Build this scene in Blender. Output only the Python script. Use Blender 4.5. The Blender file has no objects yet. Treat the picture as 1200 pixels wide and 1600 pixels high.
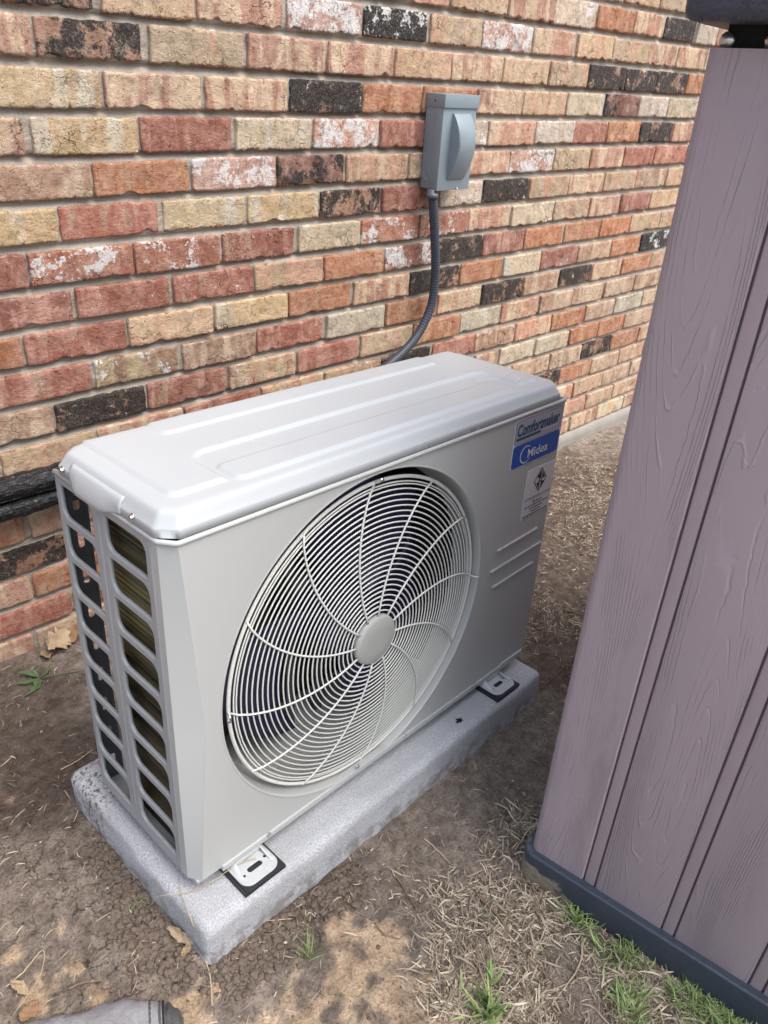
import bpy, bmesh, math, random
import numpy as np
from mathutils import Vector, Matrix, Euler
random.seed(7); rng = np.random.default_rng(11)
C = bpy.context.scene.collection
SC = bpy.context.scene

# ------------------------------------------------------------------ camera
CAM = np.array([-0.3062, -0.6206, 1.0219]); FPX = 1194.4
yaw, pit, rol = 0.7928, 0.5302, 0.0718
fwd = np.array([math.cos(pit)*math.sin(yaw), math.cos(pit)*math.cos(yaw), -math.sin(pit)])
r0 = np.array([math.cos(yaw), -math.sin(yaw), 0.0]); u0 = np.cross(r0, fwd)
right = math.cos(rol)*r0 + math.sin(rol)*u0; upv = -math.sin(rol)*r0 + math.cos(rol)*u0
cd = bpy.data.cameras.new('camera'); cam = bpy.data.objects.new('camera', cd); C.objects.link(cam)
cd.sensor_fit = 'VERTICAL'; cd.sensor_height = 32.0; cd.lens = FPX/1600*32.0
cd.clip_start = 0.02; cd.clip_end = 500
cam.matrix_world = Matrix(((right[0], upv[0], -fwd[0], CAM[0]), (right[1], upv[1], -fwd[1], CAM[1]),
                           (right[2], upv[2], -fwd[2], CAM[2]), (0, 0, 0, 1)))
SC.camera = cam

# ------------------------------------------------------------------ light: thin bright overcast
SUN_EL, SUN_AZ = math.radians(62), math.radians(160)     # azimuth of the sun seen from the scene, clockwise from +y
w = bpy.data.worlds.new('World'); SC.world = w; w.use_nodes = True
nt = w.node_tree; nt.nodes.clear()
sky = nt.nodes.new('ShaderNodeTexSky'); sky.sky_type = 'NISHITA'; sky.sun_disc = False
sky.sun_elevation = SUN_EL; sky.sun_rotation = SUN_AZ; sky.dust_density = 4.0; sky.air_density = 1.0
hs = nt.nodes.new('ShaderNodeHueSaturation'); hs.inputs['Saturation'].default_value = 0.78
bg = nt.nodes.new('ShaderNodeBackground'); bg.inputs['Strength'].default_value = 0.15
wo = nt.nodes.new('ShaderNodeOutputWorld')
nt.links.new(sky.outputs[0], hs.inputs['Color']); nt.links.new(hs.outputs[0], bg.inputs[0]); nt.links.new(bg.outputs[0], wo.inputs[0])
sl = bpy.data.lights.new('sun', 'SUN'); sl.energy = 1.1; sl.angle = math.radians(45); sl.color = (1.0, 0.98, 0.955)
so = bpy.data.objects.new('sun', sl); C.objects.link(so)
sd = Vector((math.sin(SUN_AZ)*math.cos(SUN_EL), math.cos(SUN_AZ)*math.cos(SUN_EL), math.sin(SUN_EL)))
so.rotation_euler = sd.to_track_quat('Z', 'Y').to_euler(); so.location = (-1, -2, 4)
SC.view_settings.view_transform = 'Standard'; SC.view_settings.look = 'None'
SC.view_settings.exposure = 1.08; SC.view_settings.gamma = 1.0; SC.view_settings.use_curve_mapping = False
SC.cycles.max_bounces = 6; SC.cycles.diffuse_bounces = 3; SC.cycles.glossy_bounces = 3
SC.cycles.caustics_reflective = False; SC.cycles.caustics_refractive = False

# ------------------------------------------------------------------ helpers
def pix_ray(px, py): return fwd + right*(px-600)/FPX - upv*(py-800)/FPX
def on_z(px, py, z=-0.105):
    d = pix_ray(px, py); return CAM + d*(z-CAM[2])/d[2]
def on_y(px, py, y):
    d = pix_ray(px, py); return CAM + d*(y-CAM[1])/d[1]

def props(o, label=None, cat=None, group=None, kind=None):
    if label: o['label'] = label
    if cat: o['category'] = cat
    if group: o['group'] = group
    if kind: o['kind'] = kind
    return o
def link(name, me, parent=None, mats=None, loc=None, rot=None):
    o = bpy.data.objects.new(name, me); C.objects.link(o)
    if parent: o.parent = parent
    if mats is not None:
        for m in (mats if isinstance(mats, (list, tuple)) else [mats]):
            me.materials.append(m)
    if loc is not None: o.location = loc
    if rot is not None: o.rotation_euler = rot
    return o
def empty(name, loc=(0, 0, 0), rotz=0, **kw):
    o = bpy.data.objects.new(name, None); C.objects.link(o); o.location = loc; o.rotation_euler = (0, 0, rotz)
    o.empty_display_size = 0.05
    return props(o, **kw)
def mesh(name, vs, fs, smooth=True):
    me = bpy.data.meshes.new(name); me.from_pydata([tuple(map(float, v)) for v in vs], [], [tuple(map(int, f)) for f in fs])
    me.update()
    if smooth: me.shade_smooth()
    return me
def fast_mesh(name, V, F, smooth=True):
    """V (n,3), F (m,4) numpy arrays"""
    me = bpy.data.meshes.new(name); n, m, k = len(V), len(F), F.shape[1]
    me.vertices.add(n); me.vertices.foreach_set('co', np.asarray(V, np.float32).ravel())
    me.loops.add(m*k); me.loops.foreach_set('vertex_index', np.asarray(F, np.int32).ravel())
    me.polygons.add(m); me.polygons.foreach_set('loop_start', np.arange(0, m*k, k, dtype=np.int32))
    me.polygons.foreach_set('loop_total', np.full(m, k, np.int32))
    me.update(calc_edges=True); me.validate()
    if smooth: me.shade_smooth()
    return me
def grid_faces(nx, ny):
    i = np.arange(nx-1)[None, :] + np.arange(ny-1)[:, None]*nx
    return np.stack([i, i+1, i+nx+1, i+nx], -1).reshape(-1, 4)
def box_bm(bm, x0, x1, y0, y1, z0, z1, bev=0.0, seg=2):
    r = bmesh.ops.create_cube(bm, size=1.0)
    vs = r['verts']
    for v in vs: v.co = Vector(((x0+x1)/2+v.co.x*(x1-x0), (y0+y1)/2+v.co.y*(y1-y0), (z0+z1)/2+v.co.z*(z1-z0)))
    if bev > 0:
        es = list({e for v in vs for e in v.link_edges})
        bmesh.ops.bevel(bm, geom=es, offset=bev, segments=seg, profile=0.6, affect='EDGES')
def bm_mesh(bm, name, smooth=True, ang=40):
    me = bpy.data.meshes.new(name); bmesh.ops.recalc_face_normals(bm, faces=bm.faces[:]); bm.to_mesh(me); bm.free()
    if smooth:
        me.shade_smooth()
        try: me.set_sharp_from_angle(angle=math.radians(ang))
        except Exception: pass
    return me
def box(name, b, parent, mat, bev=0.001, seg=2, **kw):
    bm = bmesh.new(); box_bm(bm, *b, bev=bev, seg=seg)
    return link(name, bm_mesh(bm, name), parent, mat, **kw)
def tube(name, pts, rad, parent, mat, n=10, closed=False, rads=None):
    P = [Vector(map(float, p)) for p in pts]; N = len(P); vs = []; fs = []
    prev = None
    for i, p in enumerate(P):
        a = P[(i-1) % N] if (closed or i > 0) else p; b = P[(i+1) % N] if (closed or i < N-1) else p
        t = (b-a).normalized()
        if prev is None:
            s = t.orthogonal().normalized()
        else:
            s = (prev - t*prev.dot(t)).normalized()
        prev = s; q = t.cross(s); r = rads[i] if rads is not None else rad
        for k in range(n):
            an = 2*math.pi*k/n; vs.append(p + (s*math.cos(an)+q*math.sin(an))*r)
    M = N if closed else N-1
    for i in range(M):
        for k in range(n):
            a = i*n+k; b = i*n+(k+1) % n; c = ((i+1) % N)*n+(k+1) % n; d = ((i+1) % N)*n+k
            fs.append((a, b, c, d))
    if not closed:
        fs.append(tuple(range(n))[::-1]); fs.append(tuple(range((N-1)*n, N*n)))
    return link(name, mesh(name, vs, fs), parent, mat)
def fill2d(name, outer, holes, depth, bevel, parent, mat, M, res=3):
    """flat plate with holes, curve based; local x,y plane then matrix M"""
    cu = bpy.data.curves.new(name, 'CURVE'); cu.dimensions = '2D'; cu.fill_mode = 'BOTH'; cu.extrude = max(1e-5, depth/2-bevel)
    cu.bevel_depth = bevel; cu.bevel_resolution = res; cu.offset = -bevel
    for ring in [outer]+holes:
        s = cu.splines.new('POLY'); s.points.add(len(ring)-1); s.use_cyclic_u = True
        for i, p in enumerate(ring): s.points[i].co = (p[0], p[1], 0, 1)
    t = bpy.data.objects.new('tmp', cu); C.objects.link(t)
    dg = bpy.context.evaluated_depsgraph_get(); me = bpy.data.meshes.new_from_object(t.evaluated_get(dg))
    bpy.data.objects.remove(t); bpy.data.curves.remove(cu)
    me.transform(M); me.materials.clear(); me.shade_smooth()
    try: me.set_sharp_from_angle(angle=math.radians(35))
    except Exception: pass
    me.name = name
    return link(name, me, parent, mat)
def text_mesh(name, body, size, parent, mat, M, bold=0.0, shear=0.0, spacing=1.0, width=None, align='LEFT'):
    cu = bpy.data.curves.new(name, 'FONT'); cu.body = body; cu.size = size; cu.offset = bold; cu.shear = shear
    cu.space_character = spacing; cu.align_x = align; cu.resolution_u = 3; cu.extrude = 0.0
    t = bpy.data.objects.new('tmp', cu); C.objects.link(t)
    dg = bpy.context.evaluated_depsgraph_get(); me = bpy.data.meshes.new_from_object(t.evaluated_get(dg))
    bpy.data.objects.remove(t); bpy.data.curves.remove(cu)
    if width:
        xs = [v.co.x for v in me.vertices]; w0 = max(xs)-min(xs); m0 = min(xs)
        for v in me.vertices: v.co.x = (v.co.x-m0)*width/w0
    me.transform(M); me.materials.clear(); me.name = name
    return link(name, me, parent, mat)
def rrect(x0, x1, y0, y1, r, n=6):
    """rounded rectangle; r a number or 4 numbers (x1y1, x0y1, x0y0, x1y0)"""
    if not isinstance(r, (list, tuple)): r = [r]*4
    o = []
    for (cx, cy, a0, rr) in ((x1, y1, 0, r[0]), (x0, y1, 90, r[1]), (x0, y0, 180, r[2]), (x1, y0, 270, r[3])):
        sx = -1 if cx == x1 else 1; sy = -1 if cy == y1 else 1
        for k in range(n+1):
            a = math.radians(a0+90*k/n); o.append((cx+sx*rr+rr*math.cos(a), cy+sy*rr+rr*math.sin(a)))
    return o
def circ(cx, cy, r, n=48): return [(cx+r*math.cos(2*math.pi*k/n), cy+r*math.sin(2*math.pi*k/n)) for k in range(n)]
def revolve(name, prof, parent, mat, M=None, n=96):
    """prof: (r, h) pairs, revolved about local z"""
    vs = []; fs = []; m = len(prof)
    for k in range(n):
        a = 2*math.pi*k/n
        for (r, h) in prof: vs.append((r*math.cos(a), r*math.sin(a), h))
    for k in range(n):
        for j in range(m-1):
            a = k*m+j; b = ((k+1) % n)*m+j; fs.append((a, b, b+1, a+1))
    me = mesh(name, vs, fs)
    if M is not None: me.transform(M)
    return link(name, me, parent, mat)

# numpy value noise
_T = rng.random((256, 256)).astype(np.float32)
def vnoise(x, y):
    xi = np.floor(x).astype(int); yi = np.floor(y).astype(int); fx = x-xi; fy = y-yi
    fx = fx*fx*(3-2*fx); fy = fy*fy*(3-2*fy)
    a = _T[xi & 255, yi & 255]; b = _T[(xi+1) & 255, yi & 255]; c = _T[xi & 255, (yi+1) & 255]; d = _T[(xi+1) & 255, (yi+1) & 255]
    return (a*(1-fx)+b*fx)*(1-fy)+(c*(1-fx)+d*fx)*fy
def fbm(x, y, o=4):
    s = 0; a = 0.5; f = 1.0
    for i in range(o): s = s+a*vnoise(x*f+17.3*i, y*f-9.1*i); a *= 0.5; f *= 2.03
    return s
def sstep(a, b, x):
    t = np.clip((x-a)/(b-a), 0, 1); return t*t*(3-2*t)

# ------------------------------------------------------------------ material helpers
class NT:
    def __init__(s, name):
        s.m = bpy.data.materials.new(name); s.m.use_nodes = True; s.t = s.m.node_tree; s.t.nodes.clear()
        s.out = s.n('ShaderNodeOutputMaterial'); s.b = s.n('ShaderNodeBsdfPrincipled'); s.l(s.b.outputs[0], s.out.inputs[0])
    def n(s, ty, **kw):
        nd = s.t.nodes.new(ty)
        for k, v in kw.items(): setattr(nd, k, v)
        return nd
    def l(s, a, b): s.t.links.new(a, b)
    def inp(s, nd, i, v):
        if v is None: return
        if hasattr(v, 'links') or hasattr(v, 'is_linked'): s.l(v, nd.inputs[i])
        else: nd.inputs[i].default_value = v
    def math(s, op, a, b=None, c=None, clamp=False):
        nd = s.n('ShaderNodeMath', operation=op, use_clamp=clamp)
        for i, v in enumerate((a, b, c)): s.inp(nd, i, v)
        return nd.outputs[0]
    def vmath(s, op, a, b=None):
        nd = s.n('ShaderNodeVectorMath', operation=op); s.inp(nd, 0, a); s.inp(nd, 1, b); return nd.outputs[0]
    def noise(s, vec, scale, detail=3, rough=0.55, dist=0.0, col=False):
        nd = s.n('ShaderNodeTexNoise'); s.inp(nd, 'Vector', vec); nd.inputs['Scale'].default_value = scale
        nd.inputs['Detail'].default_value = detail; nd.inputs['Roughness'].default_value = rough; nd.inputs['Distortion'].default_value = dist
        return nd.outputs['Color' if col else 'Fac']
    def voro(s, vec, scale, feature='F1', rnd=1.0):
        nd = s.n('ShaderNodeTexVoronoi', feature=feature); s.inp(nd, 'Vector', vec); nd.inputs['Scale'].default_value = scale
        nd.inputs['Randomness'].default_value = rnd
        return nd.outputs['Distance']
    def step(s, v, a, b, lo=0.0, hi=1.0):
        nd = s.n('ShaderNodeMapRange', interpolation_type='SMOOTHSTEP'); s.inp(nd, 0, v)
        for i, q in enumerate((a, b, lo, hi)): nd.inputs[i+1].default_value = q
        return nd.outputs[0]
    def mix(s, f, a, b, mode='MIX'):
        nd = s.n('ShaderNodeMix', data_type='RGBA', blend_type=mode)
        s.inp(nd, 0, f)
        for i, v in ((6, a), (7, b)):
            if isinstance(v, tuple): nd.inputs[i].default_value = v+(1,) if len(v) == 3 else v
            else: s.l(v, nd.inputs[i])
        return nd.outputs[2]
    def coords(s, kind='Object'): return s.n('ShaderNodeTexCoord').outputs[kind]
    def scale(s, v, sc):
        nd = s.n('ShaderNodeMapping'); s.l(v, nd.inputs[0]); nd.inputs['Scale'].default_value = sc; return nd.outputs[0]
    def bump(s, h, dist, strength=1.0, normal=None):
        nd = s.n('ShaderNodeBump'); s.l(h, nd.inputs['Height']); nd.inputs['Distance'].default_value = dist; nd.inputs['Strength'].default_value = strength
        if normal is not None: s.l(normal, nd.inputs['Normal'])
        return nd.outputs[0]
    def setp(s, **kw):
        for k, v in kw.items():
            k = k.replace('_', ' ')
            if isinstance(v, tuple) and len(v) == 3: v = v+(1,)
            s.inp(s.b, k, v)
def plain(name, col, rough=0.5, metal=0.0, var=0.06, sc=30, bump=0.0, bsc=400, spec=None, coat=0.0):
    g = NT(name); co = g.coords()
    f = g.noise(co, sc, 4)
    c = g.mix(f, tuple(x*(1-var) for x in col), tuple(min(1, x*(1+var)) for x in col))
    g.setp(Base_Color=c, Metallic=metal)
    r = g.step(g.noise(co, sc*2.3, 3), 0.3, 0.7, rough-0.05, rough+0.05); g.inp(g.b, 'Roughness', r)
    if coat: g.setp(Coat_Weight=coat, Coat_Roughness=0.12)
    if spec is not None: g.inp(g.b, 'Specular IOR Level', spec)
    if bump: g.inp(g.b, 'Normal', g.bump(g.noise(co, bsc, 3), bump))
    return g.m

# ------------------------------------------------------------------ materials
def brick_mat(name, streak=0.0, streakcol=(0.62, 0.5, 0.33), white=0.0, char=0.0, chip=0.3, chipcol=(0.40, 0.17, 0.10), yel=0.0):
    g = NT(name); oi = g.n('ShaderNodeObjectInfo'); co = g.coords()
    off = g.vmath('SCALE', oi.outputs['Random']); off.node.inputs['Scale'].default_value = 1
    cb = g.n('ShaderNodeCombineXYZ'); r40 = g.math('MULTIPLY', oi.outputs['Random'], 47.0)
    for i in range(3): g.l(r40, cb.inputs[i])
    g.t.nodes.remove(off.node)
    v = g.vmath('ADD', co, cb.outputs[0])
    sep = g.n('ShaderNodeSeparateXYZ'); g.l(co, sep.inputs[0]); X, Z = sep.outputs[0], sep.outputs[2]
    base = oi.outputs['Color']
    n1 = g.noise(v, 24, 6, 0.72); n2 = g.noise(v, 85, 6, 0.78); n3 = g.noise(v, 330, 4, 0.75)
    dark = g.mix(0.62, base, (0.10, 0.055, 0.04)); lite = g.mix(0.35, base, (0.66, 0.50, 0.40))
    c = g.mix(g.step(n1, 0.35, 0.68), g.mix(0.45, base, dark), lite)
    c = g.mix(g.step(n2, 0.54, 0.68, 0, 0.6), c, dark)
    if streak > 0:      # kiln flash marks: upright soft edged bands
        sv = g.scale(v, (26, 1, 4.5)); s1 = g.noise(sv, 1.0, 3, 0.5, 0.5)
        s2 = g.noise(v, 34, 4, 0.6)
        m = g.step(g.math('ADD', g.math('MULTIPLY', s1, 0.75), g.math('MULTIPLY', s2, 0.25)), 0.585-0.15*streak, 0.70-0.15*streak)
        sc = g.mix(g.step(n1, 0.4, 0.65), streakcol, tuple(min(1, x*1.18) for x in streakcol))
        c = g.mix(g.math('MULTIPLY', m, 0.78), c, sc)
        m2 = g.step(g.noise(g.scale(v, (40, 1, 12)), 1.0, 2, 0.5), 0.60, 0.68)
        c = g.mix(g.math('MULTIPLY', m2, 0.4), c, (0.52, 0.43, 0.29)); c = g.mix(g.step(n2, 0.57, 0.66, 0, 0.38), c, dark)
    if yel > 0:
        c = g.mix(g.step(g.noise(v, 15, 3), 0.52, 0.66, 0, yel*.8), c, (0.60, 0.48, 0.25))
    if char > 0:
        ch = g.math('ADD', g.math('MULTIPLY', g.noise(v, 17, 5, 0.7), 0.7), g.math('MULTIPLY', n2, 0.3))
        cm = g.step(ch, 0.62-0.3*char, 0.68-0.3*char)
        cc = g.mix(g.step(n3, 0.45, 0.7), (0.014, 0.013, 0.014), (0.17, 0.145, 0.12))
        c = g.mix(g.math('MULTIPLY', cm, 0.95), c, cc)
    else: cm = None
    if chip > 0:        # the raw red body shows where the arrises are chipped
        ez = g.math('MAXIMUM', g.step(Z, -0.016, -0.030), g.math('MULTIPLY', g.step(Z, 0.022, 0.031), 0.6)); ex = g.math('MULTIPLY', g.step(g.math('ABSOLUTE', X), 0.088, 0.102), 0.55)
        e = g.math('MAXIMUM', ez, ex)
        k = g.step(g.math('ADD', g.math('MULTIPLY', e, 0.20), g.noise(v, 62, 5, 0.75)), 0.76-0.09*chip, 0.80-0.09*chip)
        c = g.mix(g.math('MULTIPLY', k, 0.8), c, g.mix(n3, chipcol, tuple(x*0.55 for x in chipcol)))
    if white > 0:
        wv = g.math('ADD', g.math('MULTIPLY', g.noise(v, 20, 3, 0.6, 0.4), 0.6), g.math('MULTIPLY', g.noise(v, 130, 4, 0.75), 0.4))
        wm = g.step(wv, 0.66-0.28*white, 0.685-0.28*white)
        c = g.mix(g.math('MULTIPLY', wm, 0.9), c, (0.80, 0.77, 0.74))
    gr_ = g.noise(v, 42, 6, 0.8, 0.6); c = g.mix(g.step(gr_, 0.50, 0.64, 0, 0.55), c, g.mix(1.0, c, (0.42, 0.38, 0.36), 'MULTIPLY')); c = g.mix(g.step(gr_, 0.44, 0.30, 0, 0.45), c, (0.78, 0.69, 0.58))
    vd = g.voro(v, 170); pit = g.step(vd, 0.10, 0.24, 1, 0)
    gate = g.step(g.noise(v, 60, 2), 0.52, 0.62); pit = g.math('MULTIPLY', pit, gate)
    c = g.mix(g.math('MULTIPLY', pit, 0.75), c, (0.05, 0.03, 0.025))
    spk = g.math('MULTIPLY', g.step(g.voro(g.vmath('ADD', v, (5, 3, 1)), 130), 0.06, 0.13, 1, 0), g.step(g.noise(v, 45, 2), 0.56, 0.6))
    c = g.mix(g.math('MULTIPLY', spk, 0.7), c, (0.75, 0.68, 0.6))
    rid = g.noise(g.scale(v, (1.0, 1, 1.6)), 70, 5, 0.75, 0.8)
    h = g.math('ADD', g.math('MULTIPLY', rid, 1.1), g.math('ADD', g.math('MULTIPLY', n2, 0.8), g.math('MULTIPLY', n3, 0.45)))
    h = g.math('SUBTRACT', h, g.math('MULTIPLY', pit, 1.1))
    cr = g.step(g.voro(g.vmath('ADD', v, g.vmath('MULTIPLY', g.noise(v, 40, 3, col=True), (0.04, 0.04, 0.04))), 26, 'DISTANCE_TO_EDGE'), 0.0, 0.035)
    cg = g.math('MULTIPLY', g.math('SUBTRACT', 1.0, cr), g.step(g.noise(v, 11, 2), 0.52, 0.66))
    h = g.math('SUBTRACT', h, g.math('MULTIPLY', cg, 0.8))
    c = g.mix(g.math('MULTIPLY', cg, 0.55), c, (0.07, 0.04, 0.03))
    g.setp(Base_Color=c, Roughness=0.9); g.inp(g.b, 'Specular IOR Level', 0.25)
    if cm is not None: g.inp(g.b, 'Roughness', g.step(cm, 0, 1, 0.9, 0.55))
    g.inp(g.b, 'Normal', g.bump(g.math('ADD', h, g.math('MULTIPLY', gr_, 1.2)), 0.0048, 1.0))
    return g.m
M_BR = {
 'r': brick_mat('brick_red', streak=0.55, streakcol=(0.58, 0.33, 0.25), white=0.10, chip=0.2, chipcol=(0.33, 0.11, 0.07)),
 'o': brick_mat('brick_orange', streak=0.45, streakcol=(0.56, 0.34, 0.20), chip=0.3),
 'p': brick_mat('brick_salmon', streak=0.95, streakcol=(0.70, 0.54, 0.37), chip=0.6),
 'y': brick_mat('brick_tan', streak=0.72, streakcol=(0.60, 0.35, 0.24), chip=0.9, yel=0.3, white=0.10),
 'Y': brick_mat('brick_yellow', streak=0.7, streakcol=(0.64, 0.58, 0.46), chip=0.8, yel=0.4),
 'c': brick_mat('brick_cream', streak=0.5, streakcol=(0.60, 0.55, 0.46), chip=0.6),
 'w': brick_mat('brick_whitewashed', streak=0.4, streakcol=(0.60, 0.47, 0.36), chip=0.45, white=0.35),
 'W': brick_mat('brick_red_white_paint', streak=0.3, streakcol=(0.5, 0.3, 0.22), chip=0.2, white=0.42),
 'V': brick_mat('brick_pink_white_paint', streak=0.5, streakcol=(0.60, 0.42, 0.35), chip=0.4, white=0.60),
 'k': brick_mat('brick_black', chip=0.55, char=0.78, white=0.16),
 'K': brick_mat('brick_black_white', chip=0.3, char=1.0, white=0.42),
 'd': brick_mat('brick_dark', streak=0.3, streakcol=(0.42, 0.36, 0.24), chip=0.6, char=0.62),
 'D': brick_mat('brick_maroon', chip=0.7, char=0.45, chipcol=(0.36, 0.15, 0.1)),
 'b': brick_mat('brick_dull', streak=0.9, streakcol=(0.62, 0.48, 0.34), chip=0.7),
 'Z': brick_mat('brick_blotched', streak=0.9, streakcol=(0.55, 0.45, 0.26), chip=0.8, white=0.3),
}
COL = {'r': (0.44, 0.165, 0.115), 'o': (0.56, 0.235, 0.115), 'p': (0.60, 0.315, 0.215), 'y': (0.69, 0.51, 0.325), 'Y': (0.72, 0.54, 0.31),
       'c': (0.72, 0.62, 0.44), 'w': (0.74, 0.63, 0.50), 'W': (0.50, 0.20, 0.13), 'V': (0.64, 0.38, 0.29), 'k': (0.33, 0.17, 0.11),
       'K': (0.06, 0.05, 0.05), 'd': (0.40, 0.23, 0.15), 'D': (0.25, 0.11, 0.085), 'b': (0.55, 0.345, 0.225), 'Z': (0.46, 0.27, 0.16)}


def mortar_mat():
    g = NT('mortar'); co = g.coords()
    n = g.noise(co, 9, 4); f = g.noise(co, 260, 4, 0.7)
    c = g.mix(n, (0.34, 0.29, 0.235), (0.52, 0.455, 0.37)); c = g.mix(g.step(f, 0.45, 0.75, 0, 0.5), c, (0.20, 0.175, 0.15))
    st = g.noise(g.scale(co, (1, 1, 5)), 22, 4, 0.6); c = g.mix(g.step(st, 0.55, 0.7, 0, 0.4), c, (0.5, 0.46, 0.40))
    g.setp(Base_Color=c, Roughness=0.95); g.inp(g.b, 'Normal', g.bump(g.math('ADD', f, g.math('MULTIPLY', st, 1.5)), 0.002))
    return g.m
M_MORTAR = mortar_mat()
def paint(name, col, rough=0.32):
    g = NT(name); co = g.coords()
    dust = g.noise(co, 5, 3, 0.5); fine = g.noise(co, 900, 2)
    c = g.mix(dust, tuple(min(1, x*1.03) for x in col), tuple(x*0.95 for x in col))
    g.setp(Base_Color=c, Roughness=g.math('MULTIPLY_ADD', dust, 0.16, rough-0.05)); g.inp(g.b, 'Specular IOR Level', 0.5)
    g.inp(g.b, 'Normal', g.bump(fine, 0.00006, 0.5))
    return g.m
M_BODY = paint('cabinet_paint', (0.462, 0.476, 0.460), 0.29)
M_LID = paint('cabinet_paint_sky_toned', (0.440, 0.463, 0.470), 0.22)  # same paint as the cabinet, toned for the skylight on the top
M_SIDE_SHADED = paint('cabinet_paint_shaded', (0.345, 0.362, 0.368), 0.33)  # same paint as the cabinet, darkened for the shade on this side
M_WIRE = paint('grille_coating', (0.70, 0.71, 0.66), 0.35)
M_HUB = plain('hub_cap_paint', (0.38, 0.39, 0.365), 0.5, bump=0.0004, bsc=260)
M_ZINC = plain('zinc_screw', (0.62, 0.62, 0.62), 0.28, metal=1.0)
M_GALV = plain('galvanised_sheet', (0.085, 0.09, 0.096), 0.5, metal=0.2)
M_DARK = plain('dark_interior', (0.02, 0.021, 0.024), 0.6)
M_FAN = plain('navy_fan_plastic', (0.012, 0.012, 0.052), 0.35)
M_RUBBER = plain('black_rubber', (0.018, 0.019, 0.021), 0.7)
M_FOOT = plain('white_foot_paint', (0.50, 0.52, 0.52), 0.28)
M_BLACK = plain('black_hole', (0.006, 0.006, 0.006), 0.9)
M_BOXGREY = plain('grey_enclosure_paint', (0.215, 0.265, 0.29), 0.38, var=0.04)
M_CONDUIT = plain('conduit_plastic', (0.045, 0.055, 0.075), 0.42, var=0.12)
M_COLLAR = plain('conduit_fitting', (0.10, 0.115, 0.13), 0.4)
def coil_mat():
    g = NT('coil_fins'); co = g.coords()
    sep = g.n('ShaderNodeSeparateXYZ'); g.l(co, sep.inputs[0])
    fin = g.math('SINE', g.math('MULTIPLY', sep.outputs[2], 2*math.pi/0.0022*0.25))
    band = g.noise(g.scale(co, (2, 2, 60)), 1.0, 3)
    c = g.mix(g.step(band, 0.35, 0.65), (0.045, 0.040, 0.018), (0.125, 0.108, 0.050)); g.setp(Base_Color=c, Roughness=0.5, Metallic=0.25)
    g.inp(g.b, 'Normal', g.bump(fin, 0.0004)); return g.m
M_COIL = coil_mat()
def pad_mat():
    g = NT('pad_coating'); co = g.coords()
    n = g.noise(co, 480, 4, 0.75); b = g.noise(co, 150, 4, 0.7); big = g.noise(co, 9, 4)
    c = g.mix(g.step(n, 0.34, 0.66), (0.36, 0.37, 0.385), (0.80, 0.82, 0.85)); c = g.mix(g.step(big, 0.35, 0.7, 0, 0.35), c, (0.36, 0.365, 0.38))
    c = g.mix(g.step(b, 0.62, 0.75, 0, 0.45), c, (0.16, 0.16, 0.17))
    # soil splashed over the back left corner
    sep = g.n('ShaderNodeSeparateXYZ'); g.l(co, sep.inputs[0])
    dx = g.math('ADD', sep.outputs[0], 0.01); dy = g.math('SUBTRACT', sep.outputs[1], 0.30)
    dd = g.math('SQRT', g.math('ADD', g.math('MULTIPLY', dx, dx), g.math('MULTIPLY', dy, dy)))
    dm = g.math('MULTIPLY', g.step(dd, 0.03, 0.11, 1, 0), g.step(g.noise(co, 130, 5, 0.7), 0.50, 0.60)); c = g.mix(g.math('MULTIPLY', dm, 0.9), c, (0.10, 0.07, 0.05))
    low = g.math('MULTIPLY', g.step(sep.outputs[2], -0.085, -0.055, 1, 0), g.step(g.noise(co, 40, 4), 0.42, 0.6)); c = g.mix(g.math('MULTIPLY', low, 0.6), c, (0.17, 0.13, 0.10))
    g.setp(Base_Color=c, Roughness=0.62); g.inp(g.b, 'Normal', g.bump(g.math('ADD', g.math('MULTIPLY', n, 0.6), b), 0.0035, 1.0))
    return g.m
M_PAD = pad_mat()
def ledge_mat():
    g = NT('ledge_concrete'); co = g.coords(); n = g.noise(co, 12, 5); f = g.noise(co, 200, 4, 0.7)
    c = g.mix(n, (0.24, 0.22, 0.19), (0.36, 0.33, 0.29)); c = g.mix(g.step(f, 0.6, 0.72, 0, 0.6), c, (0.2, 0.17, 0.14))
    g.setp(Base_Color=c, Roughness=0.9); g.inp(g.b, 'Normal', g.bump(f, 0.002)); return g.m
M_LEDGE = ledge_mat()
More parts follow.
